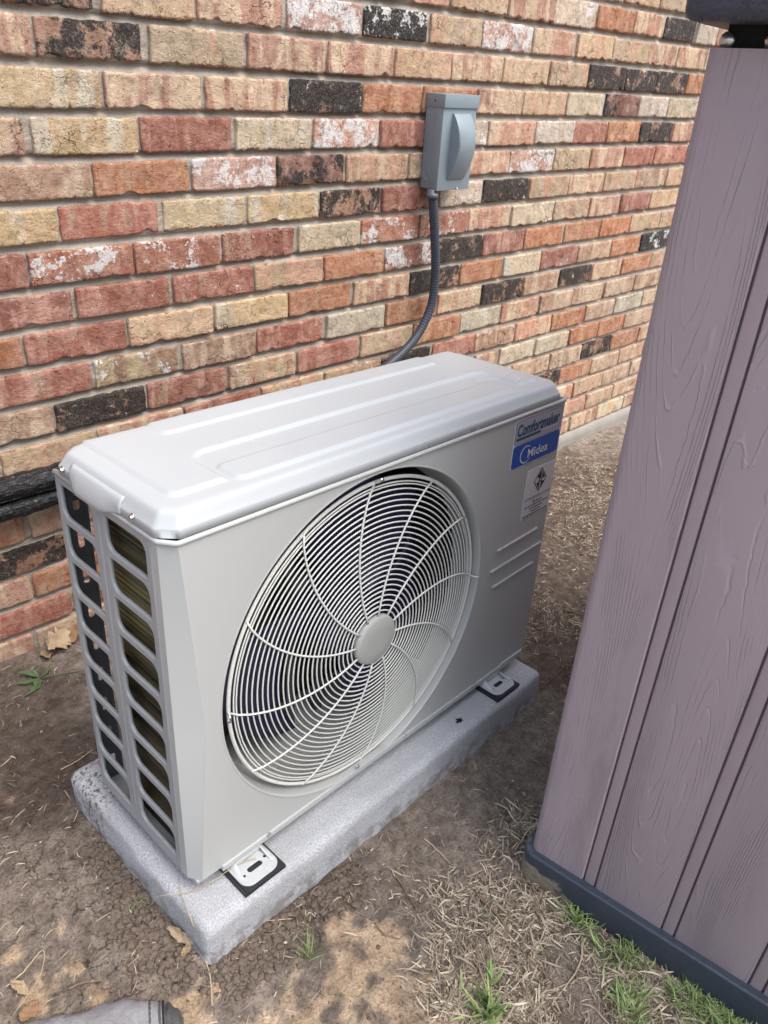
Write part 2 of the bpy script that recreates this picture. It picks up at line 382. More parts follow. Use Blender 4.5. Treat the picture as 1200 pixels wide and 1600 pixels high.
def grain_mat(name, col, grain=1.0):
    g = NT(name); co = g.coords(); oi = g.n('ShaderNodeObjectInfo')
    cb = g.n('ShaderNodeCombineXYZ'); g.l(g.math('MULTIPLY', oi.outputs['Random'], 31.0), cb.inputs[1]); g.l(g.math('MULTIPLY', oi.outputs['Random'], 13.0), cb.inputs[2])
    v = g.vmath('ADD', co, cb.outputs[0])
    # contour lines of a stretched field: cathedral wood grain moulded into resin
    wob = g.noise(g.scale(v, (1, 1, 1)), 26, 3, 0.6)
    fld = g.math('ADD', g.noise(g.scale(v, (11, 11, 1.0)), 1.0, 1.2, 0.4), g.math('MULTIPLY', wob, 0.016))
    fld = g.math('ADD', fld, g.math('MULTIPLY', g.n('ShaderNodeSeparateXYZ').outputs[0], 0.0))
    sx = g.n('ShaderNodeSeparateXYZ'); g.l(v, sx.inputs[0]); fld = g.math('ADD', fld, g.math('MULTIPLY', sx.outputs[0], 5.5))
    ph = g.math('MULTIPLY', fld, 44.0)
    tri = g.math('PINGPONG', ph, 0.5)
    line = g.step(tri, 0.0, 0.12, 1, 0)
    brk = g.step(g.noise(g.scale(v, (38, 38, 7)), 1.0, 4, 0.7), 0.40, 0.58)
    line = g.math('MULTIPLY', line, brk)
    sgn = g.step(g.noise(g.scale(v, (9, 9, 1.6)), 1.0, 2), 0.42, 0.5, -1.0, 1.0)
    h = g.math('MULTIPLY', line, sgn)
    saw = g.math('FRACT', ph)
    h = g.math('ADD', h, g.math('MULTIPLY', saw, 0.25))
    tex = g.noise(v, 420, 3)
    h2 = g.math('ADD', h, g.math('MULTIPLY', tex, 0.10))
    n = g.noise(v, 5, 4)
    c = g.mix(n, tuple(x*0.93 for x in col), tuple(x*1.07 for x in col)); c = g.mix(g.math('MULTIPLY', line, 0.20), c, (0.5, 0.45, 0.5))  # moulded lines mixed lighter, ridge highlights put into the colour
    dust = g.math('MULTIPLY', g.step(g.voro(v, 42), 0.03, 0.075, 1, 0), g.step(g.noise(v, 9, 2), 0.5, 0.6))
    c = g.mix(g.math('MULTIPLY', dust, 0.5), c, (0.5, 0.46, 0.45))
    g.setp(Base_Color=c, Roughness=0.5); g.inp(g.b, 'Specular IOR Level', 0.42)
    g.inp(g.b, 'Normal', g.bump(h2, 0.00075*grain, 1.0)); return g.m
M_BOARD = grain_mat('shed_board_resin', (0.380, 0.308, 0.328))
M_BATTEN = plain('shed_batten_resin', (0.350, 0.280, 0.295), 0.48, var=0.07, sc=12, bump=0.0003, bsc=300)
M_GROOVE = plain('shed_groove_resin', (0.14, 0.108, 0.115), 0.6)
M_SHEDLID = plain('shed_lid_resin', (0.052, 0.055, 0.075), 0.5, var=0.1, bump=0.004, bsc=90)
def plinth_mat():
    g = NT('shed_plinth_resin'); co = g.coords(); sep = g.n('ShaderNodeSeparateXYZ'); g.l(co, sep.inputs[0])
    n = g.noise(co, 30, 5, 0.65); c = g.mix(n, (0.030, 0.040, 0.060), (0.055, 0.066, 0.088))
    lowm = g.math('ADD', g.step(sep.outputs[2], -0.088, -0.055, 0.26, 0.0), g.step(sep.outputs[0], -0.04, 0.16, 0.34, 0.0))
    mud = g.step(g.math('ADD', lowm, g.math('MULTIPLY', g.noise(co, 28, 4), 0.6)), 0.70, 0.78)
    c = g.mix(mud, c, g.mix(g.noise(co, 150, 4), (0.16, 0.125, 0.09), (0.34, 0.28, 0.21)))
    g.setp(Base_Color=c, Roughness=g.step(mud, 0, 1, 0.42, 0.95)); g.inp(g.b, 'Normal', g.bump(g.noise(co, 180, 4), 0.001)); return g.m
M_PLINTH = plinth_mat()
def tape_mat():
    g = NT('black_tape'); co = g.coords()
    n = g.noise(co, 55, 5, 0.7, 1.0); r = g.noise(g.scale(co, (6, 14, 14)), 5, 3)
    g.setp(Base_Color=g.mix(n, (0.004, 0.004, 0.005), (0.012, 0.012, 0.014)), Roughness=g.step(n, 0.3, 0.7, 0.10, 0.35))
    g.inp(g.b, 'Normal', g.bump(g.math('ADD', n, r), 0.006)); return g.m
M_TAPE = tape_mat()
def soil_mat():
    g = NT('soil'); co = g.coords()
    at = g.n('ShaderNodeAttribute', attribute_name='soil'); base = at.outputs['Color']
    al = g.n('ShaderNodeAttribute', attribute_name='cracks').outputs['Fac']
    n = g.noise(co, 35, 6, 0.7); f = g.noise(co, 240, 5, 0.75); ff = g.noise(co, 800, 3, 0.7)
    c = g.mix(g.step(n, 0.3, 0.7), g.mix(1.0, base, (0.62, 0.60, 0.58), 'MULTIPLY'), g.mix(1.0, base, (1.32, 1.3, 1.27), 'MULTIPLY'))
    c = g.mix(g.step(f, 0.48, 0.64, 0, 0.75), c, g.mix(1.0, c, (0.42, 0.40, 0.38), 'MULTIPLY'))
    c = g.mix(g.step(ff, 0.6, 0.75, 0, 0.5), c, (0.42, 0.35, 0.27))
    w = g.vmath('ADD', co, g.vmath('MULTIPLY', g.noise(co, 26, 5, 0.7, col=True), (0.06, 0.06, 0.0)))
    ck = g.step(g.voro(w, 34, 'DISTANCE_TO_EDGE'), 0.0, 0.022)
    cm = g.math('MULTIPLY', g.math('SUBTRACT', 1.0, ck), g.math('MULTIPLY', al, g.step(g.noise(co, 14, 2), 0.42, 0.58)))
    c = g.mix(g.math('MULTIPLY', cm, 0.55), c, (0.04, 0.03, 0.022))
    g.setp(Base_Color=c, Roughness=0.95); g.inp(g.b, 'Specular IOR Level', 0.15)
    h = g.math('ADD', g.math('MULTIPLY', g.noise(co, 110, 5, 0.7), 1.0), g.math('MULTIPLY', f, 0.5)); h = g.math('SUBTRACT', h, g.math('MULTIPLY', cm, 1.6))
    g.inp(g.b, 'Normal', g.bump(g.math('ADD', h, g.math('MULTIPLY', ff, 0.35)), 0.009)); return g.m
M_SOIL = soil_mat()
def ribbon_mat(name, c0, c1, rough=0.7, trans=0.0):
    g = NT(name); a = g.n('ShaderNodeAttribute', attribute_name='tint').outputs['Fac']
    g.setp(Base_Color=g.mix(a, c0, c1), Roughness=rough); g.inp(g.b, 'Specular IOR Level', 0.3); return g.m
M_STRAW = ribbon_mat('dry_straw', (0.11, 0.08, 0.052), (0.66, 0.56, 0.42))
M_GRASS = ribbon_mat('green_grass', (0.08, 0.14, 0.04), (0.44, 0.55, 0.22), 0.5)
M_TWIG = plain('twig_bark', (0.20, 0.14, 0.09), 0.85, var=0.4, sc=60, bump=0.0008)
M_TWIGP = plain('pale_straw_stem', (0.46, 0.37, 0.24), 0.7, var=0.25, sc=60)
M_LEAFD = plain('dead_leaf', (0.25, 0.15, 0.08), 0.75, var=0.45, sc=45, bump=0.0015, bsc=120)
M_LEAFP = plain('pale_dead_leaf', (0.36, 0.27, 0.17), 0.75, var=0.4, sc=45, bump=0.0015, bsc=120)
M_WEED = plain('weed_leaf', (0.075, 0.12, 0.045), 0.6, var=0.4, sc=50, bump=0.001, bsc=120)
M_CLOD = plain('soil_clod', (0.150, 0.115, 0.088), 0.95, var=0.4, sc=60, bump=0.004, bsc=160)
M_STONE = plain('pale_stone', (0.50, 0.45, 0.38), 0.8, var=0.3, sc=60)

# ================================================================== ground
def g_base(x, y):
    return (-0.098 - 0.030*np.clip(x, 0, 2.8) - 0.072*sstep(0.2, 0.80, y) - 0.004*sstep(0, 1, x))
def g_h(x, y):
    n = (fbm(x*5+30, y*5+30, 4)-0.47)*0.020 + (fbm(x*34+9, y*34+70, 3)-0.44)*0.009 + (fbm(x*120+9, y*120+7, 2)-0.37)*0.0035
    return g_base(x, y)+n
def gz1(x, y): return float(g_h(np.array([x]), np.array([y]))[0])
def G(px, py):
    p = on_z(px, py, -0.105)
    for _ in range(4): p = on_z(px, py, gz1(p[0], p[1]))
    return p
def axis(a, b, st, far, back):
    c = list(np.arange(a, b, st)); s = st; v = a; lo = []
    while v > back: s *= 1.5; v -= s; lo.append(v)
    s = st; v = c[-1]; hi = []
    while v < far: s *= 1.5; v += s; hi.append(v)
    return np.array(lo[::-1]+c+hi)
ax = axis(-0.62, 2.95, 0.0065, 60, -60); ay = axis(-0.90, 0.875, 0.0055, 60, -60)
GX, GY = np.meshgrid(ax, ay); GZ = g_h(GX, GY)
me = fast_mesh('ground', np.stack([GX.ravel(), GY.ravel(), GZ.ravel()], -1), grid_faces(len(ax), len(ay)))
def blob(px, py, r): p = on_z(px, py, -0.105); return (p[0], p[1], r)
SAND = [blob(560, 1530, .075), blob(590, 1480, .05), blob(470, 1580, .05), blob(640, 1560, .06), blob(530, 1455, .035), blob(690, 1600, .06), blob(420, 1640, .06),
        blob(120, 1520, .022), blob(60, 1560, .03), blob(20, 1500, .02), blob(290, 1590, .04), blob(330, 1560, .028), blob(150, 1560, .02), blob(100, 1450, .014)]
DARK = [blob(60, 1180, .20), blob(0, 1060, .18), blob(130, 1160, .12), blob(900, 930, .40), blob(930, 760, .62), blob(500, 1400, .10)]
def field(bl, x, y, soft=0.5):
    m = np.zeros_like(x)
    for (bx, by, r) in bl:
        d = np.sqrt((x-bx)**2+(y-by)**2)/r; m = np.maximum(m, np.clip(1.35-d, 0, 1))
    return m
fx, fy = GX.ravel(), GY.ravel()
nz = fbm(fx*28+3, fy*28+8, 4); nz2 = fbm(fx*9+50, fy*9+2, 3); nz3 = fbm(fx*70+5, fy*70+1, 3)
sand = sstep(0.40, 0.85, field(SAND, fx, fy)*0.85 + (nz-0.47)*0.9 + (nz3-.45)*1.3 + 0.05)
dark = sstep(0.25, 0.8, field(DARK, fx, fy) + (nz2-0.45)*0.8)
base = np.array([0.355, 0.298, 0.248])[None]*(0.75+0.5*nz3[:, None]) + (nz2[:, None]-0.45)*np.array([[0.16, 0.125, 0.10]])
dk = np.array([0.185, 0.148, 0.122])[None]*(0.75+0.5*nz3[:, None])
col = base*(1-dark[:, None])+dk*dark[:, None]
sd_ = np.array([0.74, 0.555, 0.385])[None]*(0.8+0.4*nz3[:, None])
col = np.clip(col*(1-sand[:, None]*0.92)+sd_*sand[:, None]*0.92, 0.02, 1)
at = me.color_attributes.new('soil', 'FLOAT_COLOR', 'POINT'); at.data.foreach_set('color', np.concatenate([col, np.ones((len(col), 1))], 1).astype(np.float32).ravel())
crk = sstep(0.0, 1.0, field([blob(180, 1470, .2), blob(60, 1400, .2), blob(300, 1500, .09)], fx, fy)*1.2)*(1-sand)
a2 = me.attributes.new('cracks', 'FLOAT', 'POINT'); a2.data.foreach_set('value', crk.astype(np.float32))
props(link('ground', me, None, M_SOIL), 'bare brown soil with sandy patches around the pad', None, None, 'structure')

# ================================================================== brick wall
YW, CZ, PZ = 0.8435, 1.0677, 0.0737          # wall face, underside of course 0, course height
BH = 0.0600
wall = empty('brick_wall', (0, YW, 0), -0.0023, label='wall of reclaimed multicoloured bricks behind the heat pump', cat='wall')
def brick_mesh(i):
    r = np.random.default_rng(100+i)
    L, H = 0.197, BH
    us = np.concatenate([[-1, -.985, -.96, -.92], np.linspace(-.89, .89, 43), [.92, .96, .985, 1]])
    vs = np.concatenate([[-1, -.94, -.84], np.linspace(-.66, .66, 6), [.84, .94, 1]])
    U, V = np.meshgrid(us, vs); ox, oy = r.random()*90, r.random()*90
    x = U*L/2; z = V*H/2
    # ragged arrises: lower edge chipped most
    nb = fbm(x*60+ox, np.zeros_like(x)+oy, 3)-0.44; nt_ = fbm(x*60+ox, np.zeros_like(x)+oy+9, 3)-0.44
    ns = fbm(z*60+ox+5, np.sign(U)*7+oy+3, 3)-0.44
    nh = fbm(x*150+ox, np.zeros_like(x)+oy+3, 3)-.44
    amp = r.choice([.5, .8, 1.2, 1.9]); low = amp*(.016*np.clip(nb-.03, 0, None)+.0045*nh)+.0004*0; top = .010*np.clip(nt_-.05, 0, None)+.003*(fbm(x*140+ox, np.zeros_like(x)+oy+13, 3)-.44)
    chipx = r.uniform(-.08, .08); chipd = r.choice([0, 0, .004, .007]); low = low + chipd*np.exp(-((x-chipx)/0.012)**2)
    wv = np.clip((-V-0.2)/0.8, 0, 1)**1.5; wt = np.clip((V-0.2)/0.8, 0, 1)**1.5
    z = z + low*wv - top*wt
    x = x - np.sign(U)*np.clip((np.abs(U)-.8)/.2, 0, 1)**1.5*(0.005*ns+0.0008)
    # corner rounding
    dx = (1-np.abs(U))*L/2; dz = (1-np.abs(V))*H/2; R = r.uniform(.002, .009)
    cx = np.clip(R-dx, 0, None); cz = np.clip(R-dz, 0, None); cd_ = np.sqrt(cx**2+cz**2); k = np.where((cx > 0) & (cz > 0), np.clip(1-R/np.maximum(cd_, 1e-6), 0, 1), 0)
    x = x - np.sign(U)*cx*k; z = z - np.sign(V)*cz*k
    d = np.minimum(dx, dz); er = r.uniform(.0025, .0045)
    y = np.where(d < er, er-np.sqrt(np.clip(er**2-(er-d)**2, 0, None)), 0)*0.9
    y = y + (fbm(x*45+ox, z*45+oy, 4)-0.46)*0.0042 + (fbm(x*10+ox, z*10+oy, 2)-0.4)*0.003
    if r.random() < .3:
        hx, hz, hr = r.uniform(-.08, .08), r.uniform(-.025, .0), r.uniform(.008, .018)
        q = np.sqrt((x-hx)**2+(z-hz)**2)/hr+ (fbm(x*90, z*90+oy, 2)-.4)*.8; y = y+0.004*sstep(1.0, .7, q) if False else y+0.004*(1-sstep(.7, 1.0, q))
    ny, nx = U.shape; P = np.stack([x.ravel(), y.ravel(), z.ravel()], -1); F = grid_faces(nx, ny).tolist()
    idx = np.arange(nx*ny).reshape(ny, nx)
    rim = list(idx[0, :])+list(idx[1:, -1])+list(idx[-1, -2::-1])+list(idx[-2:0:-1, 0])
    Pb = P[rim].copy(); Pb[:, 1] = 0.04; n0 = len(P); P = np.concatenate([P, Pb]); m = len(rim)
    F += [[rim[j], rim[(j+1) % m], n0+(j+1) % m, n0+j][::-1] for j in range(m)]
    return P, np.array(F)
BV = [brick_mesh(i) for i in range(22)]
BM = []
for i, (P, F) in enumerate(BV):
    me = fast_mesh('brick_mesh', P, F); me.materials.append(M_BR['r']); BM.append(me)
BR = {
 -2: "1826,2009,w 2016,2212,y 2216,2390,y",
 -1: "1072,1271,p 1282,1490,y 1495,1688,p 1688,1884,w 1897,2086,o 2089,2256,p 2276,2469,k 2483,2620,w",
 0: "227,394,d 410,589,y 596,792,p 801,998,V 1010,1208,K 1217,1403,y 1408,1607,V 1615,1804,p 1820,2001,y 2005,2205,y 2205,2388,p 2392,2579,p",
 1: "148,283,p 289,478,d 493,693,y 705,901,p 910,1105,p 1113,1301,y 1304,1500,p 1505,1702,y 1708,1894,y 1897,2104,d 2108,2287,k 2295,2488,d 2493,2613,o",
 2: "209,391,Y 399,595,p 605,802,p 809,1010,k 1014,1207,o 1212,1409,o 1414,1602,p 1605,1804,y 1814,2009,c 2013,2205,D 2213,2394,w 2399,2608,c",
 3: "89,246,p 260,455,Y 460,662,r 671,867,c 874,1071,V 1077,1228,r 1235,1470,w 1473,1674,p 1680,1870,w 1870,2049,r 2056,2249,o 2257,2467,d 2471,2625,p",
 4: "176,354,b 359,557,o 565,771,V 776,967,D 973,1175,b 1182,1392,b 1397,1580,p 1583,1788,V 1794,1981,y 1985,2177,p 2185,2375,r 2379,2603,r",
 5: "100,280,Y 284,484,r 494,689,Y 696,892,Y 898,1085,d 1094,1295,r 1303,1475,w 1481,1685,k 1691,1890,y 1894,2090,p 2093,2285,y 2289,2495,b 2500,2657,y",
 6: "30,214,r 217,420,W 425,621,W 629,822,r 835,1024,c 1028,1227,W 1234,1429,W 1434,1615,p 1624,1828,c 1835,2025,y 2033,2209,p 2225,2413,r 2422,2633,y",
 7: "96,288,r 295,494,r 504,705,r 710,910,y 914,1111,o 1117,1306,W 1314,1501,d 1507,1697,r 1707,1905,o 1916,2117,o 2125,2310,o 2314,2521,y 2526,2671,b",
 8: "-3,179,o 185,390,r 395,596,y 601,802,Y 807,1004,o 1012,1210,p 1215,1416,d 1422,1611,o 1621,1802,c 1809,2013,r 2016,2214,b 2218,2408,o 2421,2640,K",
 9: "100,306,r 312,502,Z 514,707,b 713,912,r 927,1126,c 1133,1332,o 1338,1524,y 1533,1731,d 1737,1925,b 1932,2119,k 2127,2315,b 2319,2524,o 2529,2677,y",
 10: "23,216,b 220,417,k 423,624,r 631,825,y 833,1035,r 1045,1239,y 1244,1441,o 1447,1635,c 1641,1828,p 1842,2027,b 2033,2220,b 2233,2431,b 2440,2643,b",
 11: "-69,96,r 101,296,y 299,505,p 510,717,r 721,916,y 923,1123,y 1128,1323,d 1334,1525,r 1528,1723,b 1730,1925,p 1932,2126,o 2135,2321,b 2330,2520,c 2529,2699,b",
 12: "10,199,r 205,405,o 412,608,y 1142,1327,p 1341,1532,r 1542,1650,p 1664,1846,c 1857,2051,c 2058,2240,o 2245,2419,o 2433,2642,b",
 13: "-86,118,o 131,319,b 323,514,o 1546,1738,b 1745,1956,b 1964,2156,b 2164,2357,d 2361,2561,o 2565,2729,b",
 14: "-2,195,d 202,389,p 394,563,r 1692,1856,b 1863,2036,d 2044,2246,o 2250,2441,b 2451,2633,b",
 15: "-83,109,p 114,308,o 316,503,y 1928,2146,p 2154,2349,y 2353,2554,b 2564,2746,b",
 16: "-12,186,r 193,391,r 1987,2060,p 2069,2253,p 2262,2452,b 2462,2673,b",
 17: "-115,91,p 98,266,b 1890,2163,p 2180,2361,p 2370,2565,Y 2571,2760,b",
}

def vary(c, a=0.17):
    f = 1.05*(1+random.uniform(-a, a)); h = random.uniform(-0.06, 0.06)
    return (min(1, c[0]*f*(1+h)), c[1]*f, c[2]*f*(1-h), 1)
order = list(range(22)); cnt = 0; hid = []
for k in range(-7, 18):
    spans = []
    if k in BR:
        for t in BR[k].split():
            a, b, c_ = t.split(','); spans.append((int(a)/1000, int(b)/1000, c_))
    # bricks outside the listed stretch keep the bond
    pitch = 0.2035
    if spans:
        full = []; x = spans[0][0]-pitch
        while x > -1.6: hid.append((k, x, x+.195)); x -= pitch
        for (a, b, c_), nxt in zip(spans, spans[1:]+[None]):
            full.append((a, b, c_))
            if nxt:
                gap = nxt[0]-b
                if gap > 0.15:
                    n = max(1, round(gap/pitch)); q = (gap-0.008)/n
                    for j in range(n): hid.append((k, b+.008+j*q, b+(j+1)*q))
        x = spans[-1][1]+.009
        while x < 3.7: hid.append((k, x, x+.195)); x += pitch
    else:
        full = []; x = -1.6+(0.1 if k % 2 else 0)
        while x < 3.7: hid.append((k, x, x+.195)); x += pitch
    for (a, b, c_) in full:
        o = bpy.data.objects.new('brick', BM[random.randrange(22)]); C.objects.link(o); o.parent = wall
        o.location = ((a+b)/2, random.uniform(-.0018, .0018), CZ-k*PZ+BH/2+random.uniform(-.0012, .0012))
        o.rotation_euler = (random.uniform(-.015, .015), random.uniform(-.006, .006), random.uniform(-.010, .010))
        o.scale = ((b-a)/0.197, 1, random.uniform(0.97, 1.03))
        o.color = vary(COL[c_]); o.material_slots[0].link = 'OBJECT'; o.material_slots[0].material = M_BR[c_]; cnt += 1
# the rest of the wall, beyond the frame or hidden behind the heat pump
VV = []; FF = []; n0 = 0; MI = []
for (k, a, b) in hid:
    P, F = BV[random.randrange(22)]; P = P.copy(); P[:, 0] = P[:, 0]*(b-a)/.197+(a+b)/2; P[:, 2] += CZ-k*PZ+BH/2
    VV.append(P); FF.append(F+n0); n0 += len(P); MI += [random.randrange(7)]*len(F)
me = fast_mesh('brick', np.concatenate(VV), np.concatenate(FF))
for c_ in 'ropyYcb': me.materials.append(M_BR[c_])
me.polygons.foreach_set('material_index', np.array(MI, np.int32))
o = link('brick', me, wall); o.color = (0.50, 0.29, 0.19, 1); o['kind'] = 'stuff'
# mortar
mx = np.arange(-0.3, 3.0, 0.0075); mz = np.arange(-0.30, 1.32, 0.0042); X, Z = np.meshgrid(mx, mz)
ph = ((Z-CZ)/PZ) % 1.0; t = np.clip((ph-BH/PZ)/(1-BH/PZ), 0, 1)
D = np.where(ph > BH/PZ, 0.0085+0.0125*t**1.2, 0.0080)
D = D + (fbm(X*14, Z*30+4, 3)-.45)*0.007 + (fbm(X*60+3, Z*60+4, 4)-.45)*0.006
D = np.clip(D, 0.0035, .026)
me = fast_mesh('mortar', np.stack([X.ravel(), D.ravel(), Z.ravel()], -1), grid_faces(len(mx), len(mz)))
link('mortar', me, wall, M_MORTAR)
box('mortar', (-1.6, 3.9, 0.028, 0.12, -0.4, 1.64), wall, M_MORTAR, bev=0)
# concrete ledge at the foot of the wall
lx = np.arange(-1.6, 3.9, 0.012); prof = [(0.010, .0005), (-0.006, .000), (-0.012, -.004), (-0.014, -.03), (-0.016, -.30)]
LX, J = np.meshgrid(lx, np.arange(len(prof))); PY = np.array([p[0] for p in prof])[J]+(fbm(LX*30, J*3.3, 3)-.45)*.006; LZ = (CZ-17*PZ-.004)+np.array([p[1] for p in prof])[J]+(fbm(LX*22+5, J*5.3, 3)-.45)*.008
link('foundation_ledge', fast_mesh('foundation_ledge', np.stack([LX.ravel(), PY.ravel(), LZ.ravel()], -1), grid_faces(len(lx), len(prof))), wall, M_LEDGE)

# ================================================================== heat pump
UM = Matrix(((0.9983, -0.0467, 0.0336, 0), (0.0451, 0.9979, 0.0472, 0), (-0.0357, -0.0456, 0.9983, 0), (0, 0, 0, 1)))
W, D_, H = 0.81, 0.264, 0.5585
unit = empty('heat_pump', label='pale grey outdoor heat pump unit with round fan grille on a speckled pad', cat='heat pump'); unit.matrix_world = UM
FRONT = lambda y: Matrix(((1, 0, 0, 0), (0, 0, -1, y), (0, 1, 0, 0), (0, 0, 0, 1)))      # 2d (x,z) facing -y
SIDE = lambda x: Matrix(((0, 0, -1, x), (1, 0, 0, 0), (0, 1, 0, 0), (0, 0, 0, 1)))       # 2d (y,z)
FLAT = lambda z: Matrix(((1, 0, 0, 0), (0, 1, 0, 0), (0, 0, 1, z), (0, 0, 0, 1)))
FC = (0.337, 0.270); OC = (0.3325, 0.2755)
outl = [(0.0112, 0.006), (0.0325, 0.277), (0.0145, H-.002), (W, H-.002), (W, 0.022), (W-0.014, 0.006)]
fp = fill2d('front_panel', outl, [circ(*OC, 0.2735, 128)], 0.003, 0.0008, unit, M_BODY, FRONT(0.0015))
# bent corner strip beside the front panel
zs = list(np.linspace(H-.002, 0.277, 14))+list(np.linspace(0.277, .006, 14)[1:]); xf = list(np.linspace(.0145, .0325, 14))+list(np.linspace(.0325, .0112, 14)[1:])
vs = []
for z_, x_ in zip(zs, xf): vs += [(0.0, 0.034, z_), (0.0, 0.0195, z_), (x_+.0004, 0.0003, z_), (x_+.0004, 0.004, z_), (0.006, .024, z_)]
fs = []
for r_ in range(26):
    for c_ in range(4): a = r_*5+c_; fs.append((a, a+5, a+6, a+1))
cs_ = mesh('corner_strip', vs, fs); cs_.set_sharp_from_angle(angle=math.radians(14)); link('corner_strip', cs_, unit, M_BODY)
revolve('orifice_ring', [(.2760, -.0002), (.2748, -.0010), (.2732, -.0006), (.2724, .001), (.2722, .006), (.2720, .014), (.2700, .022), (.2670, .030), (.2650, .055)],
        unit, M_BODY, Matrix.Translation((OC[0], 0, OC[1])) @ Matrix.Rotation(math.radians(-90), 4, 'X'), 128)
tube('top_rim', [(W+.0005, D_-.01, H-.0030), (W+.0005, .004, H-.0030), (W-.003, .0006, H-.0030), (0.40, .0006, H-.0030), (0.0165, .0006, H-.0030), (0.0140, .0014, H-.0030), (0.0008, .0185, H-.0030), (.0008, .022, H-.0030), (.0008, .12, H-.0030), (.0008, D_-.001, H-.0030)], .0034, unit, M_BODY, n=12)
box('base_rail', (0.045, W-.03, -0.0028, 0.01, -0.002, 0.0095), unit, M_BODY, bev=0.0016, seg=3)
box('base_rail_end', (W-.085, W-.012, -0.0036, 0.008, 0.001, 0.013), unit, M_BODY, bev=0.0016, seg=3)
# louvred side panel
holes = []
for r_ in range(9):
    t_ = 0.5415-r_*0.0583; b_ = t_-0.0465
    holes.append(rrect(0.170, 0.2515, b_, t_, [.004, .013, .004, .014])); holes.append(rrect(0.0465, 0.1375, b_, t_, [.004, .014, .004, .015]))
fill2d('side_panel', [(0.0345, 0.004), (D_, 0.004), (D_, H-.001), (0.0345, H-.001)], holes, 0.006, 0.0024, unit, M_SIDE_SHADED, SIDE(0.0027))
box('side_panel_seam', (-0.0012, 0.004, 0.0315, 0.0365, 0.004, H-.001), unit, M_SIDE_SHADED, bev=0.0012)
box('side_rib', (-0.0016, 0.002, 0.1515, 0.1555, 0.03, H-.02), unit, M_SIDE_SHADED, bev=0.0014, seg=2)
box('right_panel', (W-.003, W, 0.003, D_, 0.022, H-.002), unit, M_BODY, bev=0.001)
box('base_pan', (0.006, W-.012, 0.004, D_, 0.0, 0.006), unit, M_BODY, bev=0.001)
box('light_stop_partition', (0.615, 0.618, 0.02, D_-.004, 0.006, H-.01), unit, M_DARK, bev=0)  # inner plate, added dark to stop light inside the cabinet
box('back_panel', (0.618, W-.003, D_-.004, D_-.001, 0.006, H-.01), unit, M_BODY, bev=0)
box('fan_shroud', (0.612, 0.614, 0.07, 0.19, 0.03, 0.5), unit, M_DARK, bev=0)
sl_ = [rrect(.0175, .026, .03+.058*i, .054+.058*i, .0035) for i in range(9)]
fill2d('corner_post', [(0.003, 0.006), (0.0325, 0.006), (0.0325, H-.003), (0.003, H-.003)], sl_, 0.0016, 0.0005, unit, M_GALV, FRONT(D_-.003))
box('post_flange', (0.0320, 0.0335, 0.252, D_-.002, 0.006, H-.003), unit, M_GALV, bev=0)
cp = [(0.020, 0.030), (0.020, 0.09), (0.020, 0.180)]+[(0.062-.042*math.cos(a), 0.183+.042*math.sin(a)) for a in np.linspace(0, math.pi/2, 12)]+[(0.3, .225), (0.612, .225)]
vs = []; fs = []
for (x_, y_) in cp: vs += [(x_, y_, 0.012), (x_, y_, H-.012)]
for i in range(len(cp)-1): a = i*2; fs.append((a, a+1, a+3, a+2))
cme = mesh('coil', vs, fs); co_ = link('coil', cme, unit, M_COIL); sm = co_.modifiers.new('thickness', 'SOLIDIFY'); sm.thickness = 0.018; sm.offset = -1
# coil tubes faintly visible as horizontal ribs
for j in range(10):
    tube('coil_tube', [(x_-(0.0012 if i < 3 else 0.0), y_+0.0004, 0.045+j*0.052) for i, (x_, y_) in enumerate(cp[:12])], 0.0028, co_, M_COIL, n=6)
for j in range(0): tube('guard_wire', [(0.05, D_-.001, .03+.07*j), (0.33, D_-.001, .03+.07*j), (.617, D_-.001, .03+.07*j)], 0.0012, unit, M_GALV, n=6)
# fan
def blade(a0):
    vs = []; nr, na = 9, 12
    for i in range(nr):
        r_ = 0.05+(0.238-0.05)*i/(nr-1); sw = 0.55*(i/(nr-1))**1.4; span = 1.28+0.25*(i/(nr-1))
        for j in range(na):
            a = a0+sw+span*(j/(na-1)); vs.append((FC[0]+r_*math.cos(a), 0.060+0.062*(j/(na-1))+0.008*math.sin(3*j/(na-1)), FC[1]+r_*math.sin(a)))
    return mesh('blade', vs, grid_faces(na, nr))
fan = link('fan', mesh('fan', [], []), unit); fan.data = bm_mesh((lambda b: (bmesh.ops.create_cone(b, cap_ends=True, segments=32, radius1=.06, radius2=.055, depth=.06, matrix=Matrix.Translation((FC[0], .085, FC[1])) @ Matrix.Rotation(math.radians(90), 4, 'X')), b)[1])(bmesh.new()), 'fan')
fan.data.materials.append(M_FAN)
for k in range(3):
    b_ = link('blade', blade(math.radians(20+120*k)), fan, M_FAN); s_ = b_.modifiers.new('thickness', 'SOLIDIFY'); s_.thickness = .003
box('motor_bracket', (0.295, 0.313, 0.155, 0.162, 0.006, H-.01), unit, M_GALV, bev=.001); box('motor_bracket', (0.360, 0.378, 0.155, 0.162, 0.006, H-.01), unit, M_GALV, bev=.001)
box('fan_motor', (0.29, 0.383, 0.125, 0.19, FC[1]-.05, FC[1]+.05), unit, M_GALV, bev=.02, seg=4)
